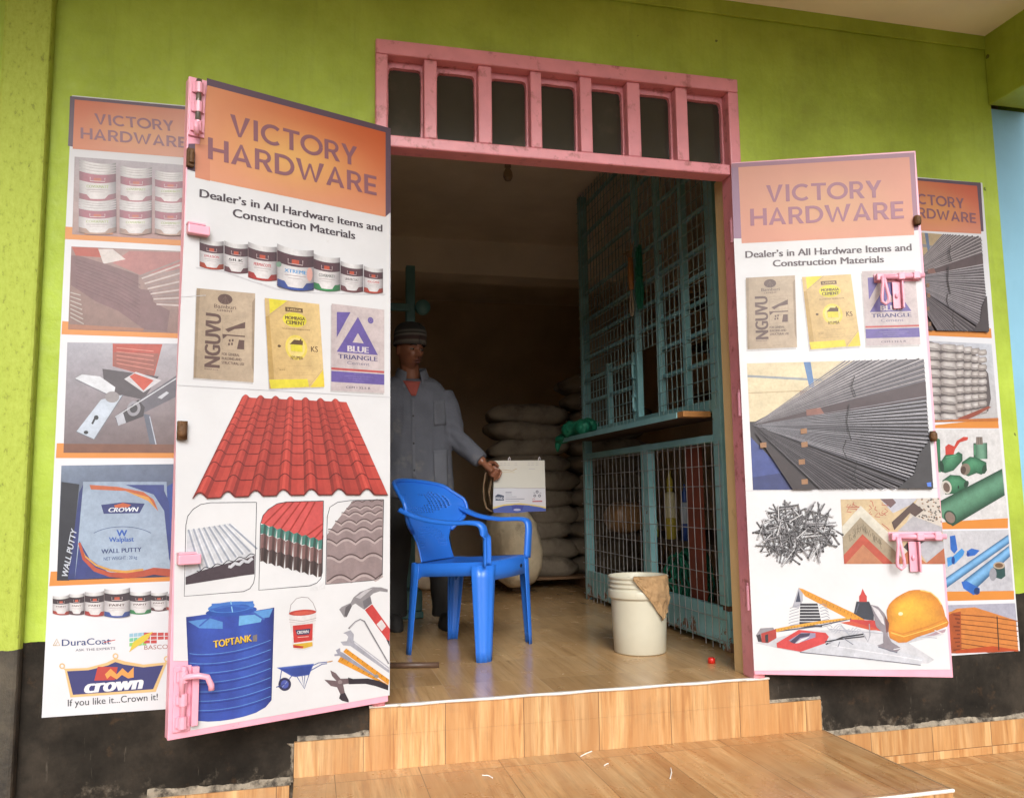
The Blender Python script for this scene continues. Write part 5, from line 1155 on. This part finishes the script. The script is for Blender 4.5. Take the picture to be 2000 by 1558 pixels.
# behind the mesh: shelf and goods
M_dark = mat('dark_shelf_board', (66, 52, 40), .8, .2, 6)
sh = thing('goods_shelf', 'dark wooden shelving behind the teal wire mesh', 'shelf', (2.3, 1.6, 0))
MB().box(-.42, .6, -.98, 1.0, .44, .47).build('shelf_board', M_dark, sh)
for z in (1.45, 1.82, 2.15): MB().box(.25, .6, -1.0, 1.05, z, z+.025).build('shelf_board', M_dark, sh)
MB().box(.6, .64, -1.05, 1.1, 0, 2.9).build('back_panel', M_dark, sh)
bd = on_x(1364, 1010, X0+.1)
tag(MB().box(X0+.075, X0+.1, bd.y-.075, bd.y+.075, .0, 1.02).build('plank', M_board, None, bevel=.002), 'red brown plank standing upright behind the mesh beside the near post', 'plank')
def spray(px, py, z0, h, r, body, cap, label, cat='bottle', nm='spray_can'):
    p = on_x(px, py, X0+.22); t = thing(nm, label, cat, (p.x, p.y, z0))
    MB().lathe([(0, 0), (r, 0), (r, h*.30)], n=20).build('base_band', mat(nm+'_base', cap, .4), t, True)
    MB().lathe([(r, h*.305), (r, h*.62), (r*.8, h*.66), (r*.5, h*.68)], n=20).build('body', mat(nm+'_body', body, .35), t, True)
    MB().lathe([(r*.55, h*.68), (r*.55, h*.86), (r*.3, h*.9), (r*.2, h), (0, h)], n=16).build('cap', mat(nm+'_cap', cap, .4), t, True)
spray(1311, 1036, .47, .42, .036, (190, 178, 140), (170, 150, 56), 'tall white and yellow bottle on the shelf behind the mesh')
spray(1340, 1042, .47, .33, .028, (150, 158, 164), (36, 66, 130), 'slim blue and white bottle right of the yellow one behind the mesh')
spray(1280, 1040, .47, .15, .022, (206, 206, 170), (190, 190, 60), 'small pale bottle left of the yellow one behind the mesh')
def sack_mesh(L, Wd, H, seed, n=20, m=14, pw=3.2):
    mb = MB()
    def fn(u, v):
        a = 2*math.pi*u; b_ = math.pi*(v-.5); ca, sa, cb_, sb = math.cos(a), math.sin(a), math.cos(b_), math.sin(b_)
        f = lambda c: math.copysign(abs(c)**(2/pw), c)
        p = Vector((f(cb_)*f(ca)*L/2, f(cb_)*f(sa)*Wd/2, math.copysign(abs(sb)**.75, sb)*H/2))
        nz = noise.noise((p.x*7+seed, p.y*7, p.z*9+seed*2)); p *= 1+.05*nz; p.z += .016*noise.noise((p.x*11, p.y*11+seed, seed)); p.y += .012*noise.noise((p.x*16+seed, p.z*22, seed)); p.x += .012*noise.noise((p.y*16+seed, p.z*22, seed*2))
        p.z *= 1-.35*abs(2*p.x/L)**3
        return p
    return mb.grid(fn, n, m)
M_bag = mat('tan_plastic_bag', (140, 104, 68), .35, .25, 12, .3, 20)
p = on_x(1217, 1040, X0+.22)
o = sack_mesh(.24, .30, .22, 5, 24, 16, 5).build('goods_bag', M_bag, None, True); o.location = (X0+.24, p.y+.02, .575); tag(o, 'clear bag of tan goods on the shelf behind the mesh', 'bag')
M_net = mat('green_net', (20, 112, 82), .6, .25, 40, .4, 90)
hp = MB(); rr = random.Random(4)
q = on_x(1325, 1150, X0+.15)
for k in range(14):
    cx = q.y+rr.uniform(-.02, .08); pts = []
    for i in range(25): a = 2*math.pi*i/24; pts.append((X0+.16+rr.uniform(-.01, .01)+.01*k, cx+(.16+rr.uniform(-.02, .02))*math.cos(a), .235+rr.uniform(-.012, .012)+(.15+.01*k*.5)*math.sin(a)+.0))
    hp.tube(pts, .007, 6, False)
tag(hp.build('hose_coil', M_net, None, True), 'coil of green hose at the foot of the mesh screen behind the bucket', 'hose')
for k, (y, z, c, lb) in enumerate(((.75, 1.845, (170, 120, 90), 'pair of small brown jars on the shelf behind the upper mesh'), (.83, 1.845, (190, 184, 170), 'small pale jar beside the brown jars behind the upper mesh'), (.7, 2.175, (120, 66, 40), 'brown pot high on the shelf behind the upper mesh'), (.78, 1.475, (116, 60, 40), 'dark red tin on the lower shelf behind the upper mesh'))):
    j = MB().lathe([(0, 0), (.045, 0), (.047, .08), (.035, .1), (.037, .12), (0, .122)], (2.62, y, z), 18)
    if k == 0: lb = 'small brown jar on the shelf behind the upper mesh'
    tag(j.build('jar', mat('jar_glaze', c, .25), None, True), lb, 'jar')

# things hanging on the mesh
hb = on_x(1231, 500, X0-.02); hl = on_x(1232, 620, X0-.02)
br = thing('hand_brush', 'wooden handled whisk with a cord loop hanging on the wire mesh', 'brush', (X0-.02, hb.y, 0))
def rel(z, dy=0, dx=0): return (dx, dy, z)
MB().tube([rel(2.20), rel(2.1), rel(2.0, -.004)], [.016, .018, .015], 10).build('handle', M_ply, br, True)
b = MB()
for i in range(9): b.tube([rel(2.19, (i-4)*.003), rel(2.25, (i-4)*.014+.02), rel(2.27+rr.uniform(-.03, .03), (i-4)*.03+.05)], .0025, 5, False)
b.build('bristles', mat('straw', (150, 124, 92), .8), br)
lo = [(0, .022*math.sin(2*math.pi*i/20)*(1 if i < 20 else 1), 1.91-.075*math.cos(2*math.pi*i/20)*-1-.0) for i in range(21)]
MB().tube([(0, .0, 2.0)]+[(0, .024*math.sin(math.pi*i/10), 1.99-.155*math.sin(math.pi*i/20)**1.2 if i <= 10 else 1.99-.155*math.sin(math.pi*i/20)**1.2) for i in range(21)], .006, 6).build('cord_loop', mat('pale_cord', (176, 160, 136), .8), br, True)
rp_ = thing('rope_hank', 'hank of green cord tied and hung on the wire mesh', 'rope', (X0-.025, on_x(1250, 550, X0-.02).y, 0))
b = MB()
for i in range(26):
    a = rr.uniform(-.026, .026); d = rr.uniform(-.018, .018)
    b.tube([(d*.4, a*.5+rr.uniform(-.02, .02), 2.22+rr.uniform(-.02, .02)), (d, a, 2.09), (d*.75, a*.8, 2.03), (d*1.1, a*1.2, 1.94), (d*.5, a*.7, 1.845+rr.uniform(0, .012))], .0048, 5, False)
b.build('strands', M_net, rp_, True)
MB().lathe([(.02, -.012), (.026, -.006), (.026, .006), (.02, .012)], (0, 0, 2.035), 12).build('binding', M_net, rp_, True)
gp = on_x(1132, 840, X0-.06)
b = MB()
for i in range(7):
    c = Vector((X0-.09+rr.uniform(-.05, .05), 2.42+.085*(i-3)*.55+rr.uniform(-.02, .02), 1.195+rr.uniform(-.01, .03)))
    b.ball(c, rr.uniform(.055, .08), rr.uniform(.06, .085), rr.uniform(.045, .07), 14, 10)
b.ball((X0-.15, 2.62, 1.15), .05, .06, .035).ball((X0-.17, 2.68, 1.11), .02, .03, .05)
g = b.build('net_bundle', M_net, None, True, remesh=.009, disp=lambda c: .012*noise.noise((c.x*28, c.y*28, c.z*28))+.005*noise.noise((c.x*70, c.y*70, c.z*70)))
tag(g, 'crumpled bundle of green netting on the far end of the counter ledge', 'netting')

# ------------------------------------------------------------------ platform scale, sacks, pallet
M_scale = mat('teal_scale_paint', (74, 116, 112), .45, .15, 9)
sc = thing('platform_scale', 'tall teal platform weighing scale with a round weight behind the man', 'scale', (.37, 2.2, 0))
MB().box(-.20, .085, -.12, .40, .04, .17).build('platform', M_scale, sc, bevel=.01)
MB().box(-.215, .09, -.13, .41, 0, .0395).build('plinth', M_scale, sc, bevel=.006)
MB().box(-.005, .055, .0, .055, .1705, 2.27).build('column', M_scale, sc, bevel=.006)
MB().box(-.36, .02, -.028, -.0005, 1.955, 2.005).build('beam', M_scale, sc, bevel=.004)
MB().lathe([(0, -.022), (.046, -.022), (.05, -.016), (.05, .016), (.046, .022), (0, .022)], n=24).build('poise', M_scale, sc, True).matrix_basis = Matrix.Translation((.102, -.012, 1.985)) @ Matrix.Rotation(R_(90), 4, 'X')
MB().box(.0555, .075, -.018, -.006, 1.975, 1.995).build('poise_arm', M_scale, sc)
M_sack = mat('dusty_paper_sack', (118, 105, 88), .85, .22, 7, .35, 24, dirt=(70, 60, 48), dlo=.5, dhi=.7, dscale=5, obj=True)
M_sack2 = mat('pale_woven_sack', (192, 174, 144), .85, .18, 9, .4, 70, dirt=(120, 100, 76), dlo=.56, dhi=.74, dscale=6, obj=True)
M_wood = mat('pallet_timber', (112, 82, 54), .8, .25, 12, .3, 40)
pl = thing('pallet', 'low timber pallet under the stacked cement sacks', 'pallet', (1.95, 3.75, 0))
for x in (-.6, 0, .6): MB().box(x-.04, x+.04, -.5, .5, 0, .075).build('bearer', M_wood, pl)
for k in range(5): MB().box(-.72, .72, -.5+k*.21, -.5+k*.21+.14, .0755, .095).build('deck_board', M_wood, pl)
proto = sack_mesh(.68, .42, .155, 2.0, 28, 18); sm = None
words = ('lowest', 'second lowest', 'third from the floor', 'fourth from the floor', 'fifth from the floor', 'sixth from the floor', 'seventh from the floor', 'eighth from the floor', 'ninth from the floor', 'tenth from the floor', 'eleventh from the floor', 'topmost')
meshes = []
for s_ in range(3):
    o = sack_mesh(.70, .46, .185, 2.0+s_*3.7, 48, 24, 4.5).build('cement_sack', M_sack, None, True); meshes.append(o.data); bpy.data.objects.remove(o)
for k in range(12):
    for c in range(2):
        if k > 9 and c == 0: continue
        o = bpy.data.objects.new('cement_sack', meshes[(k*2+c) % 3]); COL.objects.link(o)
        o.location = (1.58+c*.66+rr.uniform(-.06, .06), 3.56+rr.uniform(-.05, .05)+.008*k, .172+k*.137); o.rotation_euler = (rr.uniform(-.06, .06), rr.uniform(-.07, .07), rr.uniform(-.16, .16)+(math.pi if k % 2 else 0))
        tag(o, 'grey cement sack, %s in the %s column of the dark stack' % (words[k] if not (c == 0 and k == 9) else 'topmost', ('left', 'right')[c]), 'sack', 'cement sacks stacked on the pallet')
o = sack_mesh(.62, .34, .50, 9.0, 30, 20, 2.6).build('woven_sack', M_sack2, None, True); o.location = (1.27, 3.02, .36); o.rotation_euler = (R_(90), R_(80), R_(15)); 
tag(o, 'plump pale woven sack with faded red print standing behind the blue chair', 'sack')
A0 = thing('x', 'x', 'x', (1.17, 2.84, 0)); A0.matrix_basis = Matrix.Translation((1.17, 2.84, 0))
M_print_k = print_mat('faded_sack_print', .8, 0)
a = Art(A0, .0); a.text('CEMENT', (1024, 1098), (1036, 1020), (1016, 1096), (128, 66, 50), .02)
tx = a.build('sack_print', None, M_print_k); tx.data.transform(Matrix.Translation((1.17, 2.84, 0))); bpy.data.objects.remove(A0)
tx.data.transform(o.matrix_basis.inverted() if False else Matrix.Identity(4)); M_o = Matrix.LocRotScale(o.location, o.rotation_euler, None); tx.data.transform(M_o.inverted()); tx.parent = o
o = sack_mesh(.34, .26, .42, 4.0, 24, 16, 2.8).build('flour_bag', mat('off_white_bag', (206, 186, 158), .7, .12, 9, .3, 30), None, True); pz = on_z(848, 1156, 0); o.location = (pz.x-.05, pz.y+.15, .21)
tag(o, 'small off white bag on the floor behind the chair legs', 'bag')
pz = on_z(780, 1135, 0)
tag(MB().box(pz.x-.02, pz.x+.03, pz.y, pz.y+.04, .0, .25).build('wooden_offcut', mat('pinkish_timber', (150, 128, 122), .7, .1), None, bevel=.004), 'short pale timber offcut standing behind the weighing scale', 'offcut')
# ------------------------------------------------------------------ the man
PY = 1.74
def S(u, w, dy=0.0): return on_y(u, w, PY+dy)
M_skin = mat('dark_skin', (128, 82, 60), .34, .1, 14, .05, 80, obj=True)
M_shirt = mat('grey_work_jacket', (86, 87, 94), .9, .14, 9, .25, 160, dirt=(118, 114, 110), dlo=.55, dhi=.75, dscale=7, obj=True)
M_trou = mat('dark_trousers', (44, 42, 40), .9, .15, 9, .2, 120)
M_red = mat('faded_red_undershirt', (140, 66, 56), .9, .12, 20)
man = thing('person', 'man in a grey work jacket and striped knitted hat holding up a small carton', 'person', (.37, PY, 0))
O = Vector((.37, PY, 0))
hc = S(800, 684, .0); hc.y = PY+.0                   # head centre
yaw = R_(26); Mh = Matrix.Rotation(yaw, 3, 'Z') @ Matrix.Rotation(R_(7), 3, 'X')
def gsn(x, s): return math.exp(-(x/s)**2)
def head_fn(u, v):
    th = 2*math.pi*u; ph = math.pi*(v-.5)
    d = Vector((math.sin(th)*math.cos(ph), -math.cos(th)*math.cos(ph), math.sin(ph)))
    p = Vector((d.x*.074, d.y*.096, d.z*.118))
    fr = max(0, -d.y); x, z = p.x, p.z; 
    if z < 0: p.x *= 1-.28*min(1, (-z/.118))**1.3; p.y *= 1-.10*(-z/.118) if d.y > 0 else 1
    if d.y > 0 and z < -.02: p.y *= .75
    k = fr**.7
    p.y -= k*(.013*gsn(z-.028, .012)*gsn(x, .05))                                   # brow
    p.y += k*(.017*gsn(z-.006, .012)*(gsn(x-.032, .017)+gsn(x+.032, .017)))          # sockets
    p.y -= k*.036*gsn(x, .014)*(gsn(z+.030, .016)+.45*gsn(z+.008, .018))             # nose
    p.y -= k*.010*(gsn(x-.014, .008)+gsn(x+.014, .008))*gsn(z+.036, .009)            # nostrils
    p.y -= k*.015*gsn(x, .024)*(gsn(z+.058, .006)+1.0*gsn(z+.073, .007)); p.y += k*.008*gsn(x, .026)*gsn(z+.0655, .003)  # lips
    p.y -= k*.012*gsn(x, .024)*gsn(z+.104, .014)                                     # chin
    p.y -= k*.010*gsn(z+.02, .02)*(gsn(x-.045, .016)+gsn(x+.045, .016))              # cheek bones
    return hc-O + Mh @ p
body = MB(); body.grid(head_fn, 72, 60)
for sx in (-1, 1):
    body.ball(hc-O + Mh @ Vector((sx*.074, .012, -.005)), .008, .020, .030, 10, 8, Mh)
neck0 = hc-O+Vector((0.0, .025, -.07)); chest = S(806, 770, .03)-O
body.tube([neck0, neck0.lerp(chest, .6)+Vector((0, .02, 0)), chest+Vector((0, .03, -.04))], [.056, .058, .072], 14)
shL = S(874, 762, .02)-O; shR = Vector((2*chest.x-shL.x+.03, shL.y+.02, shL.z))
el = S(889, 855, .0)-O; wr = S(944, 903, -.10)-O
elR = Vector((shR.x-.06, .05, shR.z-.31)); wrR = Vector((shR.x-.05, -.02, shR.z-.56))
body.tube([shL+Vector((-.06, 0, -.05)), el, wr], [.052, .042, .028], 12); body.tube([shR+Vector((.06, 0, -.05)), elR, wrR], [.052, .042, .028], 12)
body.tube([chest+Vector((0, .03, 0)), Vector((0, .03, 1.15)), Vector((0, .03, .92))], [.12, .125, .13], 14)
hipz = .90
for sx, fx, fy in ((-1, -.12, .02), (1, .17, -.03)):
    body.tube([(sx*.085, .03, hipz), (sx*.10+ (fx-sx*.1)*.4, .0, .49), (fx, fy+.03, .09)], [.085, .058, .042], 12)
    body.ball((fx, fy-.05, .045), .042, .11, .035, 12, 8)
# left hand closed on the carton's corner: palm, four bent fingers and a thumb
hd = (wr-el).normalized(); side = Vector((0, 0, 1)); side = (side-hd*side.dot(hd)).normalized(); nrm = hd.cross(side)
palm = wr+hd*.045
body.tube([wr-hd*.01, wr+hd*.03, wr+hd*.085], [.026, .034, .036], 12, flat=.62)
for i, (o_, L) in enumerate(((.027, .9), (.010, 1.0), (-.008, .95), (-.025, .75))):
    b0 = wr+hd*.078+side*o_; b1 = b0+hd*.036*L+nrm*-.006; b2 = b1+(hd*.15-nrm*0-Vector((0, .9, 0))*1).normalized()*.026*L+Vector((0, 0, -.006)); b3 = b2+Vector((-.006, -.002, -.020*L))
    body.tube([b0-hd*.015, b0, b1, b2, b3], [.0095, .0098, .009, .0085, .007], 8)
t0 = wr+hd*.03+side*.026; body.tube([t0, t0+hd*.026+side*.018+Vector((0, -.012, 0)), t0+hd*.058+side*.012+Vector((0, -.022, 0))], [.012, .0105, .008], 8)
# right hand hanging, fingers slightly curled
for i, L in enumerate((.8, 1, .95, .75)):
    b0 = wrR+Vector((.0, -.03+i*.018, -.085)); body.tube([b0+Vector((0, 0, .02)), b0+Vector((.004, 0, -.035*L)), b0+Vector((.018, 0, -.062*L))], [.0095, .009, .007], 8)
body.tube([wrR, wrR+Vector((0, 0, -.04)), wrR+Vector((0, 0, -.095))], [.026, .034, .036], 12, flat=.6); body.tube([wrR+Vector((0, -.025, -.03)), wrR+Vector((.01, -.045, -.06)), wrR+Vector((.015, -.045, -.085))], [.011, .010, .008], 8)
body.build('body', M_skin, man, True, remesh=.0048)
M_eye = mat('eye_white', (104, 92, 82), .3, .02); M_iris = mat('dark_iris', (24, 16, 12), .2, .02)
for sx in (-1, 1):
    e = MB().ball(hc-O + Mh @ Vector((sx*.032, -.0735, .004)), .0125, .0125, .0070, 12, 8, Mh).build('eye', M_eye, man, True)
    MB().ball(hc-O + Mh @ Vector((sx*.032+.003, -.087, .002)), .0055, .0035, .0055, 10, 8, Mh).build('iris', M_iris, e, True)
    MB().tube([hc-O + Mh @ Vector((sx*(.014+.009*k), -.099+.0022*k*k, .027+.003*math.sin(k*.9))) for k in range(5)], .0035, 6).build('eyebrow', M_iris, man, True)
M_lip = mat('lips', (96, 52, 46), .4, .05)
for zz_, yy, w_l, rr_ in ((-.0575, -.1085, .022, .0042), (-.0725, -.107, .019, .0050)):
    MB().tube([hc-O + Mh @ Vector((x_*w_l, yy+.010*x_*x_, zz_-.002*x_*x_)) for x_ in (-1, -.6, -.2, .2, .6, 1)], [.0015, rr_*.9, rr_, rr_, rr_*.9, .0015], 8).build('lip', M_lip, man, True)
for sx in (-1, 1): MB().ball(hc-O + Mh @ Vector((sx*.009, -.118, -.0445)), .0042, .004, .0025, 8, 6, Mh).build('nostril', M_iris, man, True)
# knitted hat with stripes
def hatmat():
    m, t, b = newmat('striped_knit'); z = t.new('SeparateXYZ', i_0=t.new('TexCoord').outputs['Object']).outputs[2]
    c = t.ramp(t.math('MULTIPLY', t.math('SUBTRACT', z, hc.z+.02), 1/.2), [(0, (44, 32, 28)), (.12, (98, 92, 82)), (.17, (60, 40, 34)), (.25, (52, 36, 32)), (.31, (104, 98, 88)), (.35, (36, 30, 26)), (.42, (90, 86, 78)), (.46, (38, 35, 32)), (1, (36, 34, 31))])
    t.n[-1] if False else None
    t.l.new(c, b.inputs['Base Color']); b.inputs['Roughness'].default_value = .95
    w = t.new('TexWave', i_Vector=t.new('TexCoord').outputs['Object'], i_Scale=60, i_Distortion=2).outputs[1]
    t.l.new(t.new('Bump', i_Strength=.4, i_Distance=.003, i_Height=w).outputs[0], b.inputs['Normal'])
    return m
def hat_fn(u, v):
    th = 2*math.pi*u; z = .026+.145*v; r = 1.0 if v < .45 else math.sqrt(max(0, 1-((v-.45)/.55)**2.4))
    k = 1+.025*math.sin(v*16) if v < .45 else 1
    p = Vector((math.sin(th)*.088*r*k, -math.cos(th)*.109*r*k+.004, z+(.012*math.cos(th) if False else 0)))
    p.z += .014*math.cos(th)*(1-v)*.5
    return hc-O + Mh @ p
MB().grid(hat_fn, 40, 26).build('knitted_hat', hatmat(), man, True, solid=.006)
# jacket
j = MB()
def tor(z, cx, hw, hd_, cy=.03, tl=0): return [(cx+hw*math.copysign(abs(math.cos(a))**.75, math.cos(a)), cy+hd_*math.copysign(abs(math.sin(a))**.8, math.sin(a)), z+tl*math.sin(a)) for a in [2*math.pi*i/28 for i in range(28)]]
cz = chest.z; c0 = chest.x-.005
j.loft([tor(.74, .03, .205, .135), tor(.85, .025, .205, .14), tor(1.0, .02, .20, .135), tor(1.15, .015, .205, .13), tor(1.28, c0, .215, .13), tor(shL.z-.02, c0, .212, .118), tor(shL.z+.035, c0, .175, .10), tor(shL.z+.070, c0, .125, .085, .035, .012), tor(shL.z+.082, c0, .096, .078, .035, .042)])
def sleeve(a, b, c, r): 
    P = [a+Vector((0, 0, -.018)), a.lerp(b, .35), a.lerp(b, .75), b, b.lerp(c, .25), b.lerp(c, .6), b.lerp(c, .93)]
    j.tube(P, r, 16)
sleeve(shL+Vector((-.035, 0, 0)), el, wr, [.066, .074, .068, .066, .062, .056, .051]); sleeve(shR+Vector((.035, 0, 0)), elR, wrR, [.066, .074, .068, .066, .060, .054, .050])
def jd(c):
    e = min((c-el).length, (c-elR).length); w = max(0, 1-e/.16)
    return .006*noise.noise((c.x*9, c.y*9, c.z*5))+.0045*noise.noise((c.x*26, c.y*20, c.z*10+3))+w*.007*math.sin((c.x*.8+c.z)*95+4*noise.noise((c.x*12, c.y*12, c.z*12)))
jk = j.build('jacket', M_shirt, man, True, remesh=.0085, disp=jd)
def surf(u, w, lift=.004):
    # point on the front of the jacket seen at a pixel of the photograph
    o_ = CAM-O; d_ = ray(u, w).normalized(); ok, h, n_, _ = jk.ray_cast(o_, d_)
    return (h+n_*lift if ok else S(u, w, -.12)-O)
M_shirt2 = mat('jacket_collar_cloth', (92, 93, 99), .9, .12, 9, .2, 160)
def patch(name, m, pts, lift=.004, n=8):
    a, b, c, d = pts
    mb = MB().grid(lambda u, v: surf(*lerp(lerp(a, b, u), lerp(d, c, u), v), lift), n, n)
    return mb.build(name, m, man, True, solid=.004)
patch('undershirt', M_red, ((787, 744), (821, 746), (812, 773), (804, 773)), .004)
cb_ = Vector((c0, .035, shL.z+.085))
def collar_fn(u, v):
    a = R_(-62+304*u); f = max(0, -math.sin(a)); b = abs(2*u-1)**3
    r = .078+.030*v; x, y = math.cos(a)*r*1.06, math.sin(a)*r*.92
    z = .055*(1-v)-.028*v-b*(.045+.03*v)
    return cb_+Vector((x, y-b*.022-.010*v*f, z))
MB().grid(collar_fn, 44, 5).build('collar', M_shirt2, man, True, solid=.005)
patch('chest_pocket', M_shirt2, ((846, 783), (868, 781), (870, 829), (847, 832)), .005)
patch('lower_pocket', M_shirt2, ((846, 880), (872, 878), (874, 950), (848, 954)), .005)
patch('placket', M_shirt2, ((803, 777), (808, 777), (812, 935), (806, 935)), .005, 12)
M_dk = mat('dark_button', (36, 34, 34), .4, .05)
for w in (812, 866, 918): p = surf(807+(w-812)*.02, w, .009); MB().ball(p, .006, .003, .006, 8, 6).build('button', M_dk, man, True)
# trousers, shoes
t_ = MB(); t_.loft([tor(.95, .02, .165, .115), tor(.85, .02, .17, .118), tor(.76, .02, .165, .11)])
for sx, fx, fy in ((-1, -.12, .02), (1, .17, -.03)):
    t_.tube([(sx*.085, .03, .86), (sx*.09, .025, .72), (sx*.10+(fx-sx*.1)*.4, .0, .48), (fx*.9+sx*.01, fy+.02, .25), (fx, fy+.03, .06)], [.105, .10, .082, .074, .078], 16)
t_.build('trousers', M_trou, man, True, remesh=.010, disp=lambda c: .007*noise.noise((c.x*9, c.y*9, c.z*6))+.005*noise.noise((c.x*24, c.y*24, c.z*12)))
for sx, fx, fy in ((-1, -.12, .02), (1, .17, -.03)):
    MB().loft([[(fx+.046*k*math.cos(a), fy-.05+.135*k*math.sin(a)*(1.0 if math.sin(a) < 0 else .8), z) for a in [2*math.pi*i/20 for i in range(20)]] for z, k in ((0, 1.0), (.025, 1.02), (.05, .95), (.075, .7), (.085, .4))]).build('shoe', M_trou, man, True)

# ------------------------------------------------------------------ the carton he holds
cy_ = PY-.13
TL, TR, BR, BLp = on_y(964, 900, cy_), on_y(1064, 899, cy_), on_y(1066, 998, cy_), on_y(962, 999, cy_)
ct = thing('carton', 'small white printed carton with a blue wave held up by the man', 'carton', (TL.x, cy_, BLp.z))
ct.matrix_basis = Matrix.Translation(ct.location)
w_, h_ = TR.x-TL.x, TL.z-BLp.z
M_card = mat('worn_brown_card', (116, 92, 66), .85, .2, 14, .3, 50, dirt=(70, 56, 42), dlo=.52, dhi=.7, dscale=14)
MB().box(0, w_, .001, .17, 0, h_).build('box', M_card, ct, bevel=.004)
M_print_c = print_mat('carton_print', .6, 0)
a = Art(ct, .0004); a.z = (930, 880, .1798)
a.grad((214, 206, 190), (206, 200, 186), (210, 204, 190), (206, 202, 190), (192, 108), (742, 104), (752, 410), (188, 405), n=4)
a.grad((204, 204, 210), (206, 202, 206), (204, 196, 198), (206, 204, 210), (188, 405), (752, 410), (758, 625), (182, 630), n=4)
a.poly((216, 190, 100), (182, 612), (300, 582), (470, 568), (620, 585), (756, 610), (757, 628), (182, 634)); a.poly((62, 80, 156), (182, 632), (300, 598), (430, 585), (560, 590), (700, 612), (757, 628), (758, 655), (560, 662), (440, 676), (190, 672))
a.poly((48, 56, 140), (380, 590), (520, 588), (500, 650), (400, 655)); a.ell((170, 170, 200), 445, 640, 40, 12)
a.line((160, 150, 150), 5, (190, 405), (390, 400), (460, 408), (750, 406)); a.line((190, 168, 140), 8, (190, 215), (290, 205), (390, 218), (440, 195))
a.line((206, 190, 160), 8, (195, 240), (330, 232), (420, 236)); a.line((176, 168, 176), 5, (570, 198), (640, 196))
a.poly((66, 74, 96), (208, 490), (235, 470), (270, 478), (302, 488), (302, 540), (210, 540)); a.text('MIND', (214, 528), (296, 530), (214, 500), (206, 206, 212), .03)
for i, (x0_, x1_, c) in enumerate(((318, 385, (90, 90, 110)), (318, 390, (150, 150, 160)), (318, 440, (150, 150, 160)), (318, 525, (100, 100, 120)), (318, 470, (160, 160, 170)))): a.line(c, 8 if i == 0 else 6, (x0_, 453+i*23), (x1_, 453+i*23))
for x, y, r in ((662, 445, 16), (636, 488, 15), (688, 488, 16)): a.ell((110, 106, 116), x, y, r, r); a.ell((190, 186, 192), x, y, r*.5, r*.5)
a.line((110, 106, 116), 5, (620, 455), (640, 458)); a.line((110, 106, 116), 5, (688, 455), (708, 458)); a.line((176, 60, 66), 12, (610, 550), (718, 548)); a.line((176, 60, 66), 5, (612, 530), (620, 520), (640, 522))
for x in (260, 300, 340, 420, 560, 600, 650): a.line((184, 174, 172), 5, (x, 135), (x+24, 137)); a.line((184, 174, 172), 5, (x-4, 155), (x+26, 155))
a.build('printed_panel', ct, M_print_c)
M_wirep = mat('pale_wire', (196, 186, 186), .4, .05)
for f_ in (.31, .90):
    x = w_*f_; MB().tube([(x-.004, .012, h_-.02), (x-.006, .006, h_+.012), (x, .004, h_+.024), (x+.006, .008, h_+.012), (x+.003, .014, h_-.01)], .0028, 6).build('wire_loop', M_wirep, ct, True)
st = [on_y(u, w, cy_+.04)-Vector((TL.x, cy_, BLp.z)) for u, w in ((958, 905), (948, 925), (944, 950), (945, 975), (950, 992), (962, 1000))]
MB().tube(st, [.014, .011, .009, .010, .011, .008], 8, flat=.6).build('strap', M_card, ct, True)
st = [on_y(u, w, cy_+.06)-Vector((TL.x, cy_, BLp.z)) for u, w in ((955, 915), (960, 935), (955, 960), (958, 985))]
MB().tube(st, [.012, .014, .013, .010], 8, flat=.6).build('strap', M_card, ct, True)
